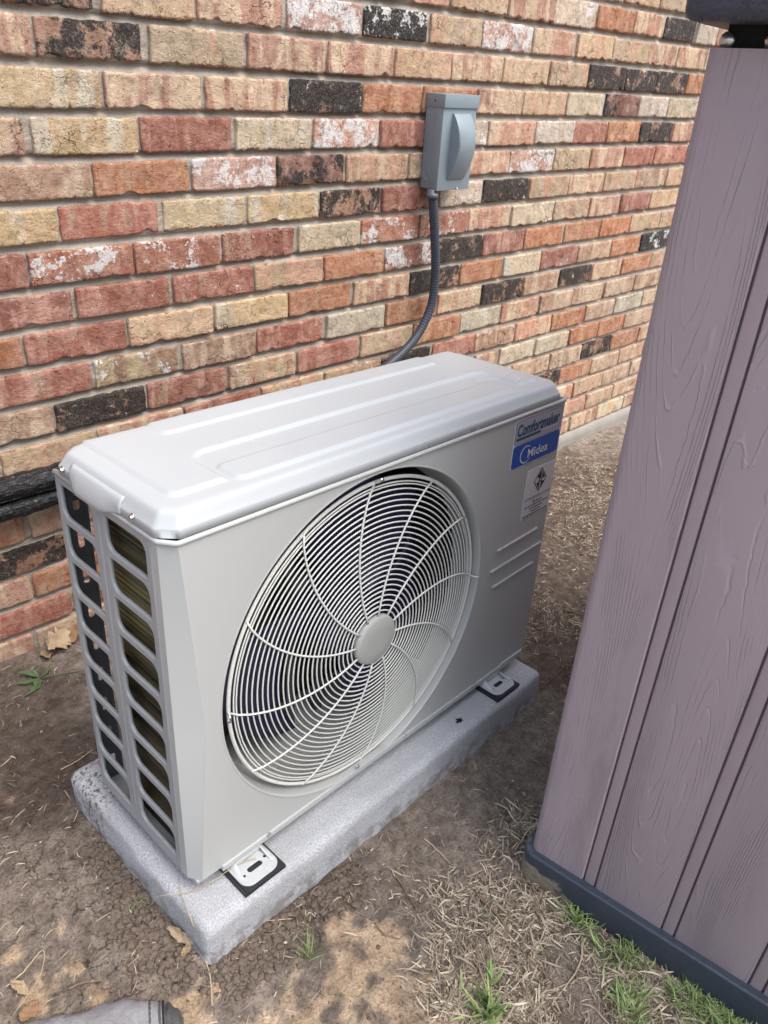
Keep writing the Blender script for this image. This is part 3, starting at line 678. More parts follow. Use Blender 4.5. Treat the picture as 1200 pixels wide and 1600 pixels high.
# grille of rings and swirled spokes
RO = 0.2590
def gy(r): t = (r/RO)**2; return -0.0055+0.0185*t
gr = revolve('fan_grille', [(RO+.0029*math.cos(a), gy(RO)+.0029*math.sin(a)) for a in np.linspace(0, 2*math.pi, 9)], unit, M_WIRE,
             Matrix.Translation((FC[0], 0, FC[1])) @ Matrix.Rotation(math.radians(-90), 4, 'X'), 128)
RR = [RO-.0075, RO-.0115]+[0.2405-i*(0.2405-0.049)/23 for i in range(24)]
for r_ in RR:
    tube('ring', [(FC[0]+r_*math.cos(a), gy(r_), FC[1]+r_*math.sin(a)) for a in np.linspace(0, 2*math.pi, 97)[:-1]], 0.00125, gr, M_WIRE, n=6, closed=True)
for k in range(12):
    th = math.radians(30*k); pts = []; scr = (k in (0, 3, 6, 9))
    if scr: pts += [(FC[0]+(RO+.0085)*math.cos(th), -.0020, FC[1]+(RO+.0085)*math.sin(th)), (FC[0]+(RO+.004)*math.cos(th), .004, FC[1]+(RO+.004)*math.sin(th))]
    for t in np.linspace(0, 1, 16):
        r_ = RO+.002-(RO-.040)*t; a = th+math.radians(25)*t**0.85
        pts.append((FC[0]+r_*math.cos(a), gy(r_)-.0024, FC[1]+r_*math.sin(a)))
    tube('spoke', pts, 0.0016, gr, M_WIRE, n=6)
revolve('hub_cap', [(0, -.0125), (.02, -.0125), (.037, -.0118), (.0412, -.0098), (.0425, -.0062), (.0425, -.002)], gr, M_HUB, Matrix.Translation((FC[0], 0, FC[1])) @ Matrix.Rotation(math.radians(-90), 4, 'X'), 64)
def screw(loc, rot, s=1.0, parent=unit):
    bm = bmesh.new()
    bmesh.ops.create_cone(bm, cap_ends=True, segments=20, radius1=.0052*s, radius2=.0052*s, depth=.0008*s)
    bmesh.ops.create_cone(bm, cap_ends=True, segments=6, radius1=.0036*s, radius2=.0032*s, depth=.004*s, matrix=Matrix.Translation((0, 0, .002*s)))
    bmesh.ops.create_cone(bm, cap_ends=True, segments=12, radius1=.0012*s, radius2=.0016*s, depth=.001*s, matrix=Matrix.Translation((0, 0, .0042*s)))
    me = bm_mesh(bm, 'screw'); me.transform(Matrix.Translation(loc) @ Euler(rot).to_matrix().to_4x4()); return link('screw', me, parent, M_ZINC)
RX = (math.radians(90), 0, 0); RYm = (0, math.radians(-90), 0)
for (x_, z_) in ((0.1283, 0.008), (0.3165, 0.0165), (0.4339, 0.008), (0.6331, 0.008)): screw((x_, -.003, z_), RX, .75)
for k in (3, 6): th = math.radians(30*k); screw((FC[0]+(RO+.0095)*math.cos(th), -.002, FC[1]+(RO+.0095)*math.sin(th)), RX, .72)
for (y_, z_) in ((0.2312, H+.011), (0.064, H+.011), (0.2495, 0.008), (0.2385, 0.007)): screw((-.0015, y_, z_), RYm, .85 if z_ > .1 else .55)
# pressed lines at the right of the front
for (a, b, z_) in ((.655, .781, .303), (.643, .803, .2635), (.655, .784, .2255)):
    tube('pressed_line', [(a, .0004, z_)]+[(x_, -.0012, z_+(x_-a)*.03) for x_ in np.linspace(a+.004, b-.004, 6)]+[(b, .0004, z_+.004)], .0026, unit, M_BODY, n=8)
# lid with embossed top
def lid_mesh():
    x0, x1, y0, y1, ch = -0.0010, W+.0005, 0.0012, D_+.002, 0.021
    ed = np.array([0, .001, .0025, .005, .008, .0105, .012, .0135, .0155, .0175, .020, .024])
    ny = np.concatenate([y0+ed, np.linspace(y0+.028, y1-.028, 84), (y1-ed)[::-1]])
    eu = ed/(x1-x0); nu = np.concatenate([eu, np.linspace(.034, 1-.034, 230), (1-eu)[::-1]])
    cut = np.clip(ch-np.minimum(ny-y0, y1-ny), 0, None)
    U, Y = np.meshgrid(nu, ny); CU = np.repeat(cut[:, None], len(nu), 1)
    X = (x0+CU)+U*((x1-CU)-(x0+CU))
    dd = np.minimum.reduce([X-x0, x1-X, Y-y0, y1-Y])
    s2 = math.sqrt(.5)
    for (cx, cy, sx, sy) in ((x0, y0, 1, 1), (x1, y0, -1, 1), (x0, y1, 1, -1), (x1, y1, -1, -1)):
        dd = np.minimum(dd, ((X-cx)*sx+(Y-cy)*sy-ch)*s2)
    dd = np.clip(dd, 0, None)
    kk = np.array([0, .001, .0025, .0105, .0135, .0175, .024]); zz = np.array([.0115, .0130, .0146, .0262, .0283, .0293, .0296])
    Z = H+np.interp(dd, kk, zz)
    def bx(xa, xb, ya, yb, r):
        qx = np.abs(X-(xa+xb)/2)-(xb-xa)/2+r; qy = np.abs(Y-(ya+yb)/2)-(yb-ya)/2+r
        return np.sqrt(np.clip(qx, 0, None)**2+np.clip(qy, 0, None)**2)+np.minimum(np.maximum(qx, qy), 0)-r
    def up(sd, w=.0026): return 1-sstep(-w, w, sd)
    R1 = bx(.038, .778, .044, .268, .012)
    # trapezium cut: channel widening towards the front
    chan = np.maximum.reduce([ (Y-.131), (.100+(.131-Y)*(-.02)/.09-X+.02*(Y < .1)), X-.722+(Y-.09)*.25 ])
    chan = bx(.113, .722, -.06, .131, .030)
    R = np.maximum(R1, -chan)
    Z += .0042*up(R, .0022)
    Z += .0034*up(bx(.128, .692, .204, .252, .010))
    Z += .0040*up(bx(.124, .696, .033, .084, .012))
    cr = np.maximum(bx(.70, .752, .188, .258, .006), -(bx(.66, .745, .18, .27, .01)))
    P = np.stack([X.ravel(), Y.ravel(), Z.ravel()], -1); r_, c_ = X.shape; F = grid_faces(c_, r_).tolist()
    idx = np.arange(r_*c_).reshape(r_, c_); rim = list(idx[0, :])+list(idx[1:, -1])+list(idx[-1, -2::-1])+list(idx[-2:0:-1, 0]); m = len(rim); n0 = len(P)
    Pb = P[rim].copy(); Pb[:, 2] = H+.0012
    Pc = Pb.copy(); Pc[:, 0] = np.clip(Pc[:, 0], x0+.004, x1-.004); Pc[:, 1] = np.clip(Pc[:, 1], y0+.004, y1-.004)
    P = np.concatenate([P, Pb, Pc])
    F += [[rim[j], n0+j, n0+(j+1) % m, rim[(j+1) % m]] for j in range(m)]+[[n0+j, n0+m+j, n0+m+(j+1) % m, n0+(j+1) % m] for j in range(m)]
    return fast_mesh('lid', P, np.array(F))
lid = link('lid', lid_mesh(), unit, M_LID)
# drooping hand grip on the left edge of the lid
vs = []; nn = 25; prof = [(.006, .0215), (.002, .0165), (-.0015, .011), (-.0050, .003), (-.0072, -.004), (-.0074, -.0085), (-.0056, -.0105), (-.002, -.0103)]
for i in range(nn):
    t = i/(nn-1); y_ = .092+.124*t; e = float(sstep(0, .40, np.array(t))*(1-sstep(.80, 1, np.array(t))))
    for (px_, pz_) in prof:
        bx_, bz_ = (px_ if px_ > 0 else -.0012), max(pz_, .002)
        vs.append((bx_+(px_-bx_)*e, y_, H+bz_+(pz_-bz_)*e+.0012))
gp = link('hand_grip', mesh('hand_grip', vs, grid_faces(len(prof), nn)), lid, M_LID); gm = gp.modifiers.new('thickness', 'SOLIDIFY'); gm.thickness = .0016; gm.offset = 0
# stickers
def flat(name, col, rough=0.4, metal=0.0):
    g = NT(name); n = g.noise(g.coords(), 60, 3); g.setp(Base_Color=g.mix(n, tuple(c*.95 for c in col), tuple(min(1, c*1.05) for c in col)), Roughness=rough, Metallic=metal); return g.m
S_WHITE = flat('sticker_white', (0.72, 0.74, 0.78)); S_GREY = flat('sticker_silver_grey', (0.36, 0.37, 0.42), 0.45); S_BLUE = flat('sticker_blue', (0.008, 0.085, 0.40), 0.35)
S_TEAL = flat('print_teal', (0.006, 0.065, 0.14)); S_INK = flat('print_black', (0.02, 0.02, 0.02)); S_NAVY = flat('print_navy', (0.02, 0.035, 0.11)); S_PAPER = flat('label_paper', (0.66, 0.66, 0.68), 0.5); S_GREEN = flat('print_green', (0.22, 0.33, 0.18))
sx0, sx1, sz0, sz1 = .6585, .8065, .4585, .5495
st = fill2d('brand_sticker', rrect(sx0, sx1, sz0, sz1, .006), [], .0006, 0, unit, S_WHITE, FRONT(-.0004))
fill2d('sticker_border', rrect(sx0+.0018, sx1-.0018, sz0+.0455, sz1-.0018, .006), [], .0002, 0, st, S_NAVY, FRONT(-.0009))
fill2d('sticker_grey_field', rrect(sx0+.0026, sx1-.0026, sz0+.0463, sz1-.0026, .0055), [], .0002, 0, st, S_GREY, FRONT(-.0012))
fill2d('sticker_blue_field', rrect(sx0+.002, sx1-.002, sz0+.0018, sz0+.0440, .006), [], .0002, 0, st, S_BLUE, FRONT(-.0010))
T = lambda x, y, z: FRONT(y) @ Matrix.Translation((x, z, 0))
text_mesh('lettering', 'Comfortmaker', .0295, st, S_TEAL, T(.6655, -.0016, .5195), bold=.0010, width=.130)
fill2d('underline', [(.6645, .5115), (.738, .5115), (.738, .5160), (.6645, .5160)], [], .0001, 0, st, S_TEAL, FRONT(-.0015))
fill2d('underline', [(.738, .5150), (.790, .5150), (.790, .5178), (.7885, .5178), (.7885, .5160), (.738, .5160)], [], .0001, 0, st, S_WHITE, FRONT(-.0015))
text_mesh('lettering', 'Midea', .0240, st, S_WHITE, T(.7065, -.0016, .4712), bold=.0002, width=.063)
arc = []
for a in np.linspace(40, 330, 30): arc.append((.7005+.0175*math.cos(math.radians(a)), .4795+.0165*math.sin(math.radians(a))))
inn = [(.7005+(.0175-.0026*math.sin(math.pi*(i/29))**.6)*math.cos(math.radians(a)), .4795+(.0165-.0026*math.sin(math.pi*(i/29))**.6)*math.sin(math.radians(a))) for i, a in enumerate(np.linspace(40, 330, 30))]
fill2d('emblem', arc+inn[::-1], [], .0001, 0, st, S_WHITE, FRONT(-.0016))
lb = fill2d('installer_label', [(.7175, .3430), (.8075, .3430), (.8075, .4415), (.7175, .4415)], [], .0006, 0, unit, S_PAPER, FRONT(-.0004))
cx_, cz_ = .7640, .4135
def dia(s, t=1.0): return [(cx_+.021*s, cz_), (cx_, cz_+.0245*s*t), (cx_-.021*s, cz_), (cx_, cz_-.0245*s*t)]
fill2d('emblem', dia(1), [dia(.88)], .0001, 0, lb, S_INK, FRONT(-.0011))
fill2d('emblem', [(cx_-.011, cz_+.008), (cx_+.001, cz_+.019), (cx_+.002, cz_+.005), (cx_-.004, cz_+.003)], [], .0001, 0, lb, S_INK, FRONT(-.0012))
fill2d('emblem', [(cx_+.004, cz_+.015), (cx_+.015, cz_+.001), (cx_+.006, cz_+.002)], [], .0001, 0, lb, S_INK, FRONT(-.0012))
fill2d('emblem', [(cx_-.012, cz_-.005), (cx_-.002, cz_-.004), (cx_-.001, cz_-.018)], [], .0001, 0, lb, S_INK, FRONT(-.0012))
fill2d('emblem', [(cx_+.002, cz_-.018), (cx_+.014, cz_-.005), (cx_+.004, cz_-.004)], [], .0001, 0, lb, S_INK, FRONT(-.0012))
fill2d('emblem', circ(cx_, cz_, .0055, 16), [circ(cx_, cz_, .003, 16)], .0001, 0, lb, S_INK, FRONT(-.0013))
text_mesh('lettering', 'energyattic.com', .0115, lb, S_GREEN, T(.7215, -.0012, .3790), bold=.0001, width=.082)
for i, (a, b) in enumerate(((.748, .780), (.724, .801), (.741, .785), (.748, .777), (.721, .804))):
    z_ = .3722-i*.0062; x_ = a
    while x_ < b:
        l_ = random.uniform(.004, .011); l_ = min(l_, b-x_)
        fill2d('fine_print', [(x_, z_-.0014), (x_+l_, z_-.0014), (x_+l_, z_+.0008), (x_, z_+.0008)], [], .0001, 0, lb, S_INK, FRONT(-.0012)); x_ += l_+.002
# feet
for fx_ in (0.0885, 0.6975):
    hs_ = [rrect(fx_-.0125, fx_+.0125, -.0235, -.0145, .0040), circ(fx_-.0215, -.022, .0024, 14), circ(fx_+.0215, -.015, .0024, 14)]
    ft = fill2d('foot', rrect(fx_-.0325, fx_+.0325, -.0425, .03, [.004, .004, .016, .016]), hs_, .0030, .0012, unit, M_FOOT, FLAT(-.0135))
    # turned-up sides that run back under the cabinet
    for s_ in (-1, 1):
        vs = []
        for i in range(7):
            t = i/6; y_ = -.030+t*.045; hgt = .012*float(sstep(0, .8, np.array(t)))
            vs += [(fx_+s_*(.0310), y_, -.0150), (fx_+s_*(.0295+.001*t), y_, -.0125), (fx_+s_*(.0235-.004*t), y_, -.0125+hgt*.9)]
        q_ = link('foot_side', mesh('foot_side', vs, grid_faces(3, 7)), ft, M_FOOT); m_ = q_.modifiers.new('thickness', 'SOLIDIFY'); m_.thickness = .0015
    box('foot_web', (fx_-.024, fx_+.024, -.003, .03, -.0125, -.001), ft, M_FOOT, bev=.004, seg=3)
    rb = box('rubber_mat', (fx_-.0370, fx_+.0370, -.0465, .05, -.0225, -.0162), None, M_RUBBER, bev=.0008); rb.matrix_world = UM
    props(rb, 'thin black rubber mat under the %s white foot of the heat pump' % ('near' if fx_ < .3 else 'far'), 'rubber mat', 'rubber mats under the feet')
    box('rib', (fx_-.030, fx_-.0335, -.0455, .0, -.0170, -.0140), rb, M_RUBBER, bev=.0005)

# ================================================================== equipment pad
def pad():
    x0, x1, y0, y1, zt, zb = -.020, .812, -.053, .352, -.0228, -.16
    nx, ny = 150, 76; R = .013
    prof = [(0, 0), (R*.3, R*.02), (R*.6, R*.12), (R*.85, R*.35), (R, R*.75), (R*1.03, R*1.4)]
    bm = bmesh.new(); box_bm(bm, x0, x1, y0, y1, zb, zt, bev=.020, seg=5)
    bmesh.ops.subdivide_edges(bm, edges=[e for e in bm.edges if e.calc_length() > .05], cuts=40, use_grid_fill=True)
    for v in bm.verts:
        n = vnoise(np.array([v.co.x*40]), np.array([v.co.y*40+v.co.z*30]))[0]-.5
        s = vnoise(np.array([v.co.x*11+5]), np.array([v.co.y*11+v.co.z*30]))[0]-.5
        v.co.z += n*.0010 if v.co.z > zt-.012 else 0
        if v.co.z < zt-.008:
            v.co.y += (n*.002+s*.003) if abs(v.co.y-y0) < .012 else 0
            v.co.x += (n*.002+s*.003) if abs(v.co.x-x0) < .012 else 0
    return bm_mesh(bm, 'equipment_pad', ang=60)
pd = link('equipment_pad', pad(), None, M_PAD); pd.matrix_world = UM
props(pd, 'speckled silver grey pad lying on the soil under the heat pump', 'equipment pad')
hp = [(.5655+r_*math.cos(a)*1.25, -.0262+r_*math.sin(a)*.9) for a, r_ in zip(np.linspace(0, 2*math.pi, 19)[:-1], [.007, .0045, .008, .004, .006, .009, .005, .004, .008, .006, .0085, .005, .004, .007, .005, .008, .004, .006])]
fill2d('drain_hole', hp, [], .0004, 0, pd, M_BLACK, FLAT(-.0219))

# ================================================================== disconnect box and conduit
db = empty('disconnect_box', (1.22, .838, .754), label='grey electrical disconnect box with bulging cover screwed to the brick wall', cat='electrical box')
box('enclosure', (0, .122, -.050, .0, 0, .196), db, M_BOXGREY, bev=.001)
box('enclosure_flange', (-.0006, .030, -.0545, -.030, 0.001, .186), db, M_BOXGREY, bev=.0008)
box('cover', (.0005, .1215, -.0580, -.052, -.002, .186), db, M_BOXGREY, bev=.0012)
box('rain_hood', (-.0018, .1245, -.0625, .0, .184, .213), db, M_BOXGREY, bev=.0012)
vs = []; A = 18; hx0, hx1, hz0, hz1 = .033, .096, .024, .172
for i in range(A):
    t = i/(A-1); z_ = hz0+(hz1-hz0)*t; pr = .036*(math.sin(math.pi*min(1, t*.93+.035)))**.75*(0.80+.35*t if t < .8 else 1.08)
    b0 = -.0578
    pr = max(pr-.002, .0005)
    vs += [(hx0, b0+.001, z_), (hx0+.001, b0-pr*.92, z_), (hx0+.004, b0-pr, z_), (hx1-.004, b0-pr, z_), (hx1-.001, b0-pr*.92, z_), (hx1, b0+.001, z_)]
fs = grid_faces(6, A).tolist()+[[0, 1, 2, 3, 4, 5], [(A-1)*6+j for j in range(5, -1, -1)]]
hm = mesh('handle_bulge', vs, fs); hm.set_sharp_from_angle(angle=math.radians(40)); link('handle_bulge', hm, db, M_BOXGREY)
kn = revolve('knockout', [(.0115, 0), (.0120, .0012), (.0127, .0012), (.0132, 0)], db, M_BOXGREY, Matrix.Translation((-.0002, -.022, .032)) @ Matrix.Rotation(math.radians(-90), 4, 'Y'), 32)
for (y_, z_) in ((-.0085, .172), (-.0085, .160), (-.03, .198)):
    revolve('rivet_hole', [(0, .0003), (.0018, .0003), (.0022, 0)], db, M_ZINC if z_ < .19 else M_BLACK, Matrix.Translation((-.0022 if z_ > .19 else -.0003, y_, z_)) @ Matrix.Rotation(math.radians(-90), 4, 'Y'), 12)
tube('cover_latch', [(.072, -.059, .0035), (.076, -.062, -.001), (.083, -.062, -.003), (.088, -.059, .001)], .0018, db, M_ZINC, n=6)
cpts = [on_y(*q, .7985) for q in ((676, 296), (677, 320), (679, 360), (680.5, 400), (679.5, 440), (673, 480), (655, 519), (632, 548), (606, 571), (585, 586))]
cpts += [np.array(q) for q in ((1.00, .70, .285), (.93, .52, .26), (.88, .36, .25), (.84, .30, .25))]
def catmull(P, n):
    P = [np.array(p) for p in P]; P = [2*P[0]-P[1]]+P+[2*P[-1]-P[-2]]; o = []
    for i in range(1, len(P)-2):
        for t in np.linspace(0, 1, n, endpoint=False):
            a, b, c, d = P[i-1:i+3]; o.append(.5*((2*b)+(-a+c)*t+(2*a-5*b+4*c-d)*t*t+(-a+3*b-3*c+d)*t**3))
    o.append(P[-2]); return o
pp = catmull(cpts, 46)
cd_ = tube('flexible_conduit', pp, .011, None, M_CONDUIT, n=16, rads=[.0120+.00045*math.sin(i*2*math.pi/5.0) for i in range(len(pp))])
props(cd_, 'dark blue grey corrugated conduit curving down from the electrical box', 'conduit')
f0 = np.array(cpts[0])
fz = [(f0[0], f0[1], .7545), (f0[0], f0[1], .745), (f0[0], f0[1], .7449), (f0[0]+.0003, f0[1], .733)]
ft = tube('conduit_fitting', fz, .0155, cd_, M_COLLAR, n=24, rads=[.0135, .0135, .0162, .0155]); 

# ================================================================== refrigerant lines wrapped in black tape
for nm, q0, q1, rr, lab in (('wrapped_pipe', (-60, 782), (120, 738), .0245, 'upper black tape wrapped pipe running along the brick wall'), ('wrapped_pipe', (-60, 817), (120, 768), .0200, 'lower glossy black wrapped pipe running along the brick wall')):
    a = on_y(*q0, .80); b = on_y(*q1, .80); b = a+(b-a)/(b[0]-a[0])*(0.55-a[0]); a = a+(b-a)*(-2.4)
    pts = [a+(b-a)*t+np.array([0, .004*math.sin(t*9), .003*math.sin(t*14+rr*90)]) for t in np.linspace(0, 1, 150)]
    pts += [pts[-1]+np.array([.02, -.03, -.02]), pts[-1]+np.array([.02, -.09, -.06])]
    tp = tube(nm, pts, rr, None, M_TAPE, n=26, rads=[rr*(1+.05*math.sin(i*2.1)+.05*math.sin(i*.83+1)) for i in range(len(pts))])
    props(tp, lab, 'pipe', 'taped pipes on the wall')
    for k in range(3): # tape seams
        w_ = [p+np.array([0, -rr*math.sin(.5+k*.9), rr*math.cos(.5+k*.9)]) for p in pts[:150]]
        tube('tape_seam', w_, .0014, tp, M_TAPE, n=6)

# ================================================================== resin shed
shed = empty('storage_shed', label='mauve brown resin garden shed with wood grain boards and dark plinth', cat='shed')
th = math.atan2(-.988, .155)
shed.matrix_world = Matrix.Translation((.4577, -.2649, -.05)) @ Matrix.Rotation(th, 4, 'Z') @ Matrix.Rotation(-.018, 4, 'Y') @ Matrix.Translation((0, 0, .05))
ZB, ZT = -.054, 1.052
s = -.010; first = True
while s < 1.35:
    w_ = .090 if first else .1025
    bm = bmesh.new(); box_bm(bm, s, s+w_, 0, .02, ZB, ZT, bev=.0022, seg=2)
    if first:
        bm.free(); bm = bmesh.new()
        pl = [(s+w_-.002, .0), (s+.012, .0)]+[(s+.012-.012*math.sin(a), .012-.012*math.cos(a)) for a in np.linspace(.2, math.pi/2, 7)]+[(s, .03), (s+w_, .03), (s+w_, .002)]
        lo = [bm.verts.new((x_, y_, ZB)) for x_, y_ in pl]; hi = [bm.verts.new((x_, y_, ZT)) for x_, y_ in pl]
        n_ = len(pl)
        for i in range(n_): bm.faces.new((lo[i], lo[(i+1) % n_], hi[(i+1) % n_], hi[i]))
        bm.faces.new(lo); bm.faces.new(hi)
    link('board', bm_mesh(bm, 'board', ang=35), shed, M_BOARD); s += w_
    box('batten', (s+.0026, s+.0187, .0012, .02, ZB, ZT), shed, M_BATTEN, bev=.0022, seg=3)
    s += .0213; first = False
box('wall_core', (.0, 1.4, .0048, .03, ZB, ZT-.002), shed, M_GROOVE, bev=0)
for j in range(7):
    box('board', (-.010, .012, .032+j*.124, .135+j*.124, ZB, ZT), shed, M_BOARD, bev=.002)
box('wall_core', (-.003, .010, .02, .90, ZB, ZT-.002), shed, M_GROOVE, bev=0)
ol = rrect(-.0215, 1.42, -.0125, .93, [.03, .03, .022, .03], 8)
fill2d('plinth', ol, [], .064, .0035, shed, M_PLINTH, FLAT(-.084))
box('lid_band', (.002, 1.38, .010, .88, ZT-.004, ZT+.03), shed, M_BLACK, bev=.001)
fill2d('lid', rrect(-.030, 1.46, -.030, .96, [.03, .03, .014, .03], 6), [], .13, .010, shed, M_SHEDLID, FLAT(ZT+.018+.065))
for x_ in (.004, .042): 
    revolve('lid_bolt', [(0, .004), (.005, .0035), (.0072, .001), (.0072, 0)], shed, M_ZINC, Matrix.Translation((x_, .0095, ZT+.006)) @ Matrix.Rotation(math.radians(90), 4, 'X'), 16)

# ================================================================== litter, grass, leaves
def ribbons(name, P, TH, L, Wd, curl, lift, arch, tint, mat, label, kind='stuff', seg=4, taper=0.35, roll=None):
    n = len(P); t = np.linspace(0, 1, seg+1)[None, :]
    ang = TH[:, None]+curl[:, None]*(t-.5)
    st = L[:, None]/seg
    dx = np.cos(ang)*np.cos(lift[:, None])*st; dy = np.sin(ang)*np.cos(lift[:, None])*st
    x = P[:, 0:1]+np.cumsum(dx, 1)-dx; y = P[:, 1:2]+np.cumsum(dy, 1)-dy
    z = P[:, 2:3]+L[:, None]*(np.sin(lift[:, None])*t + arch[:, None]*np.sin(math.pi*t)*.5)
    wd = Wd[:, None]*(1-(1-taper)*np.abs(2*t-1)**2) if lift.mean() < .4 else Wd[:, None]*(1-t**1.6*.95)
    nx = -np.sin(ang)*wd/2; ny = np.cos(ang)*wd/2
    rl = (rng.uniform(-1, 1, n) if roll is None else roll)[:, None]*wd/2
    A = np.stack([x+nx, y+ny, z+rl], -1); B = np.stack([x-nx, y-ny, z-rl], -1)
    V = np.stack([A, B], 2).reshape(-1, 3)
    b = (np.arange(n)*(seg+1)*2)[:, None]+(np.arange(seg)*2)[None, :]
    F = np.stack([b, b+1, b+3, b+2], -1).reshape(-1, 4)
    me = fast_mesh(name, V, F); a = me.attributes.new('tint', 'FLOAT', 'POINT'); a.data.foreach_set('value', np.repeat(tint, (seg+1)*2).astype(np.float32))
    o = link(name, me, None, mat); return props(o, label, None, None, kind)
def inside_pad(x, y): return (x > -.03) & (x < .83) & (y > -.058) & (y < .37)
def inside_shed(x, y):
    c, s_ = math.cos(th), math.sin(th); dx, dy = x-.4577, y+.2649; u = dx*c+dy*s_; v = -dx*s_+dy*c
    return (u > -.022) & (u < 1.5) & (v > -.013)
def scatter(n, dens, x0=-.55, x1=2.9, y0=-.88, y1=.83):
    out = []; tot = 0
    while tot < n:
        x = rng.uniform(x0, x1, n*4); y = rng.uniform(y0, y1, n*4)
        k = (rng.random(n*4) < dens(x, y)) & ~inside_pad(x, y) & ~inside_shed(x, y); q = np.stack([x[k], y[k]], -1); out.append(q); tot += len(q)
        if len(out) > 60: break
    q = np.concatenate(out)[:n]; return np.concatenate([q, g_h(q[:, 0], q[:, 1])[:, None]], 1)
SG = [blob(1000, 1500, .14), blob(900, 1420, .11), blob(800, 1540, .12), blob(1100, 1580, .12), blob(830, 1360, .08), blob(820, 1290, .05), blob(760, 1420, .07), blob(720, 1560, .06)]
SGL = [blob(940, 700, .38), blob(950, 760, .32), blob(880, 830, .22), blob(870, 960, .16), blob(870, 1100, .10), blob(470, 1390, .045), blob(540, 1330, .045), blob(600, 1300, .04), blob(420, 1440, .05), blob(650, 1240, .04), blob(760, 1140, .06), blob(560, 1420, .04), blob(640, 1380, .06)]
def dstraw(x, y):
    n = fbm(x*16+7, y*16+1, 3)
    return np.clip(field(SG, x, y)*.8*(n*2.6-.60) + field(SGL, x, y)*.42*np.clip(n*2.4-.75, 0, 1), 0, 1)**1.1 + .012 + .05*(1-sstep(0, .018, np.abs(y+.062)))*((x > 0) & (x < .8))
def mk_straw(n, dens, L0, L1, w0, w1, label, tl=0.15, th_=0.8, **k):
    P = scatter(n, dens, **k); n = len(P); P[:, 2] += rng.uniform(.0005, .005, n)
    return ribbons('dry_grass_litter', P, rng.uniform(0, 6.28, n), rng.uniform(L0, L1, n)*(.5+rng.random(n)), rng.uniform(w0, w1, n), rng.normal(0, .55, n), rng.normal(.03, .10, n), rng.uniform(0, .22, n),
                   np.clip(rng.normal(.45, .32, n), 0, 1), M_STRAW, label)
mk_straw(14000, dstraw, .005, .022, .0006, .0016, 'dry straw coloured grass clippings on the soil')
near = lambda x, y: np.clip(field(SG, x, y)*1.1, 0, 1)**1.6*np.clip(fbm(x*26, y*26, 3)*3.4-1.15, 0, 1)
mk_straw(6500, near, .006, .030, .0008, .0024, 'matted dead grass blades beside the shed plinth', x0=.0, x1=.75, y0=-.8, y1=0.)
mk_straw(1500, lambda x, y: .10+.25*(fbm(x*12, y*12, 3) > .5), .003, .010, .0005, .0013, 'tiny chaff specks strewn over the bare soil', x0=-.5, x1=1.2, y0=-.6)
# green grass
GG = [blob(1130, 1590, .075), blob(1060, 1560, .05), blob(980, 1570, .03), blob(1180, 1640, .09), blob(900, 1430, .03), blob(940, 1455, .028), blob(980, 1490, .025)]
P = scatter(1700, lambda x, y: np.clip(field(GG, x, y), 0, 1)**1.6*(fbm(x*30, y*30, 2) > .38), x0=.1, x1=.7, y0=-.8, y1=-.2); n = len(P)
ribbons('grass', P, rng.uniform(0, 6.28, n), rng.uniform(.014, .040, n), rng.uniform(.0012, .0028, n), rng.normal(0, .7, n), rng.uniform(.15, .95, n), rng.uniform(0, .25, n), np.clip(rng.normal(.45, .25, n), 0, 1), M_GRASS, 'short green grass creeping along the shed plinth')
def tuft(px, py, n, L, w_, label, lift=(.5, 1.3), name='grass_tuft', mat=None, sp=.006):
    p = G(px, py); P = np.stack([p[0]+rng.normal(0, sp, n), p[1]+rng.normal(0, sp, n), np.full(n, p[2])], -1)
    o = ribbons(name, P, rng.uniform(0, 6.28, n), rng.uniform(L*.5, L, n), rng.uniform(w_*.6, w_, n), rng.normal(0, .6, n), rng.uniform(*lift, n), rng.uniform(0, .3, n), np.clip(rng.normal(.5, .25, n), 0, 1), mat or M_GRASS, label, None, seg=5)
    return props(o, None, 'grass tuft', 'small grass tufts in the soil')
tuft(762, 1588, 46, .060, .0062, 'broad bladed bright green tuft at the bottom edge of the soil', sp=.012)
tuft(765, 1530, 9, .045, .0065, 'few upright broad green blades above the largest tuft')
tuft(482, 1492, 26, .048, .0014, 'thin pale green tuft just right of the near pad corner')
tuft(843, 1490, 7, .022, .0030, 'single tiny green sprout in the dead grass beside the twig')
tuft(755, 1438, 14, .020, .0012, 'faint grey green wisp on bare soil left of the long twig')
tuft(215, 1415, 12, .030, .0011, 'wispy green blades at the left side of the pad')
tuft(232, 1150+25, 5, .02, .001, 'minute blades below the side louvres') if False else None
tuft(905, 1425, 24, .040, .0050, 'green tuft pressed against the muddy end of the shed plinth', sp=.012)
tuft(985, 1482, 26, .038, .0045, 'green tuft against the middle of the visible shed plinth', sp=.013)
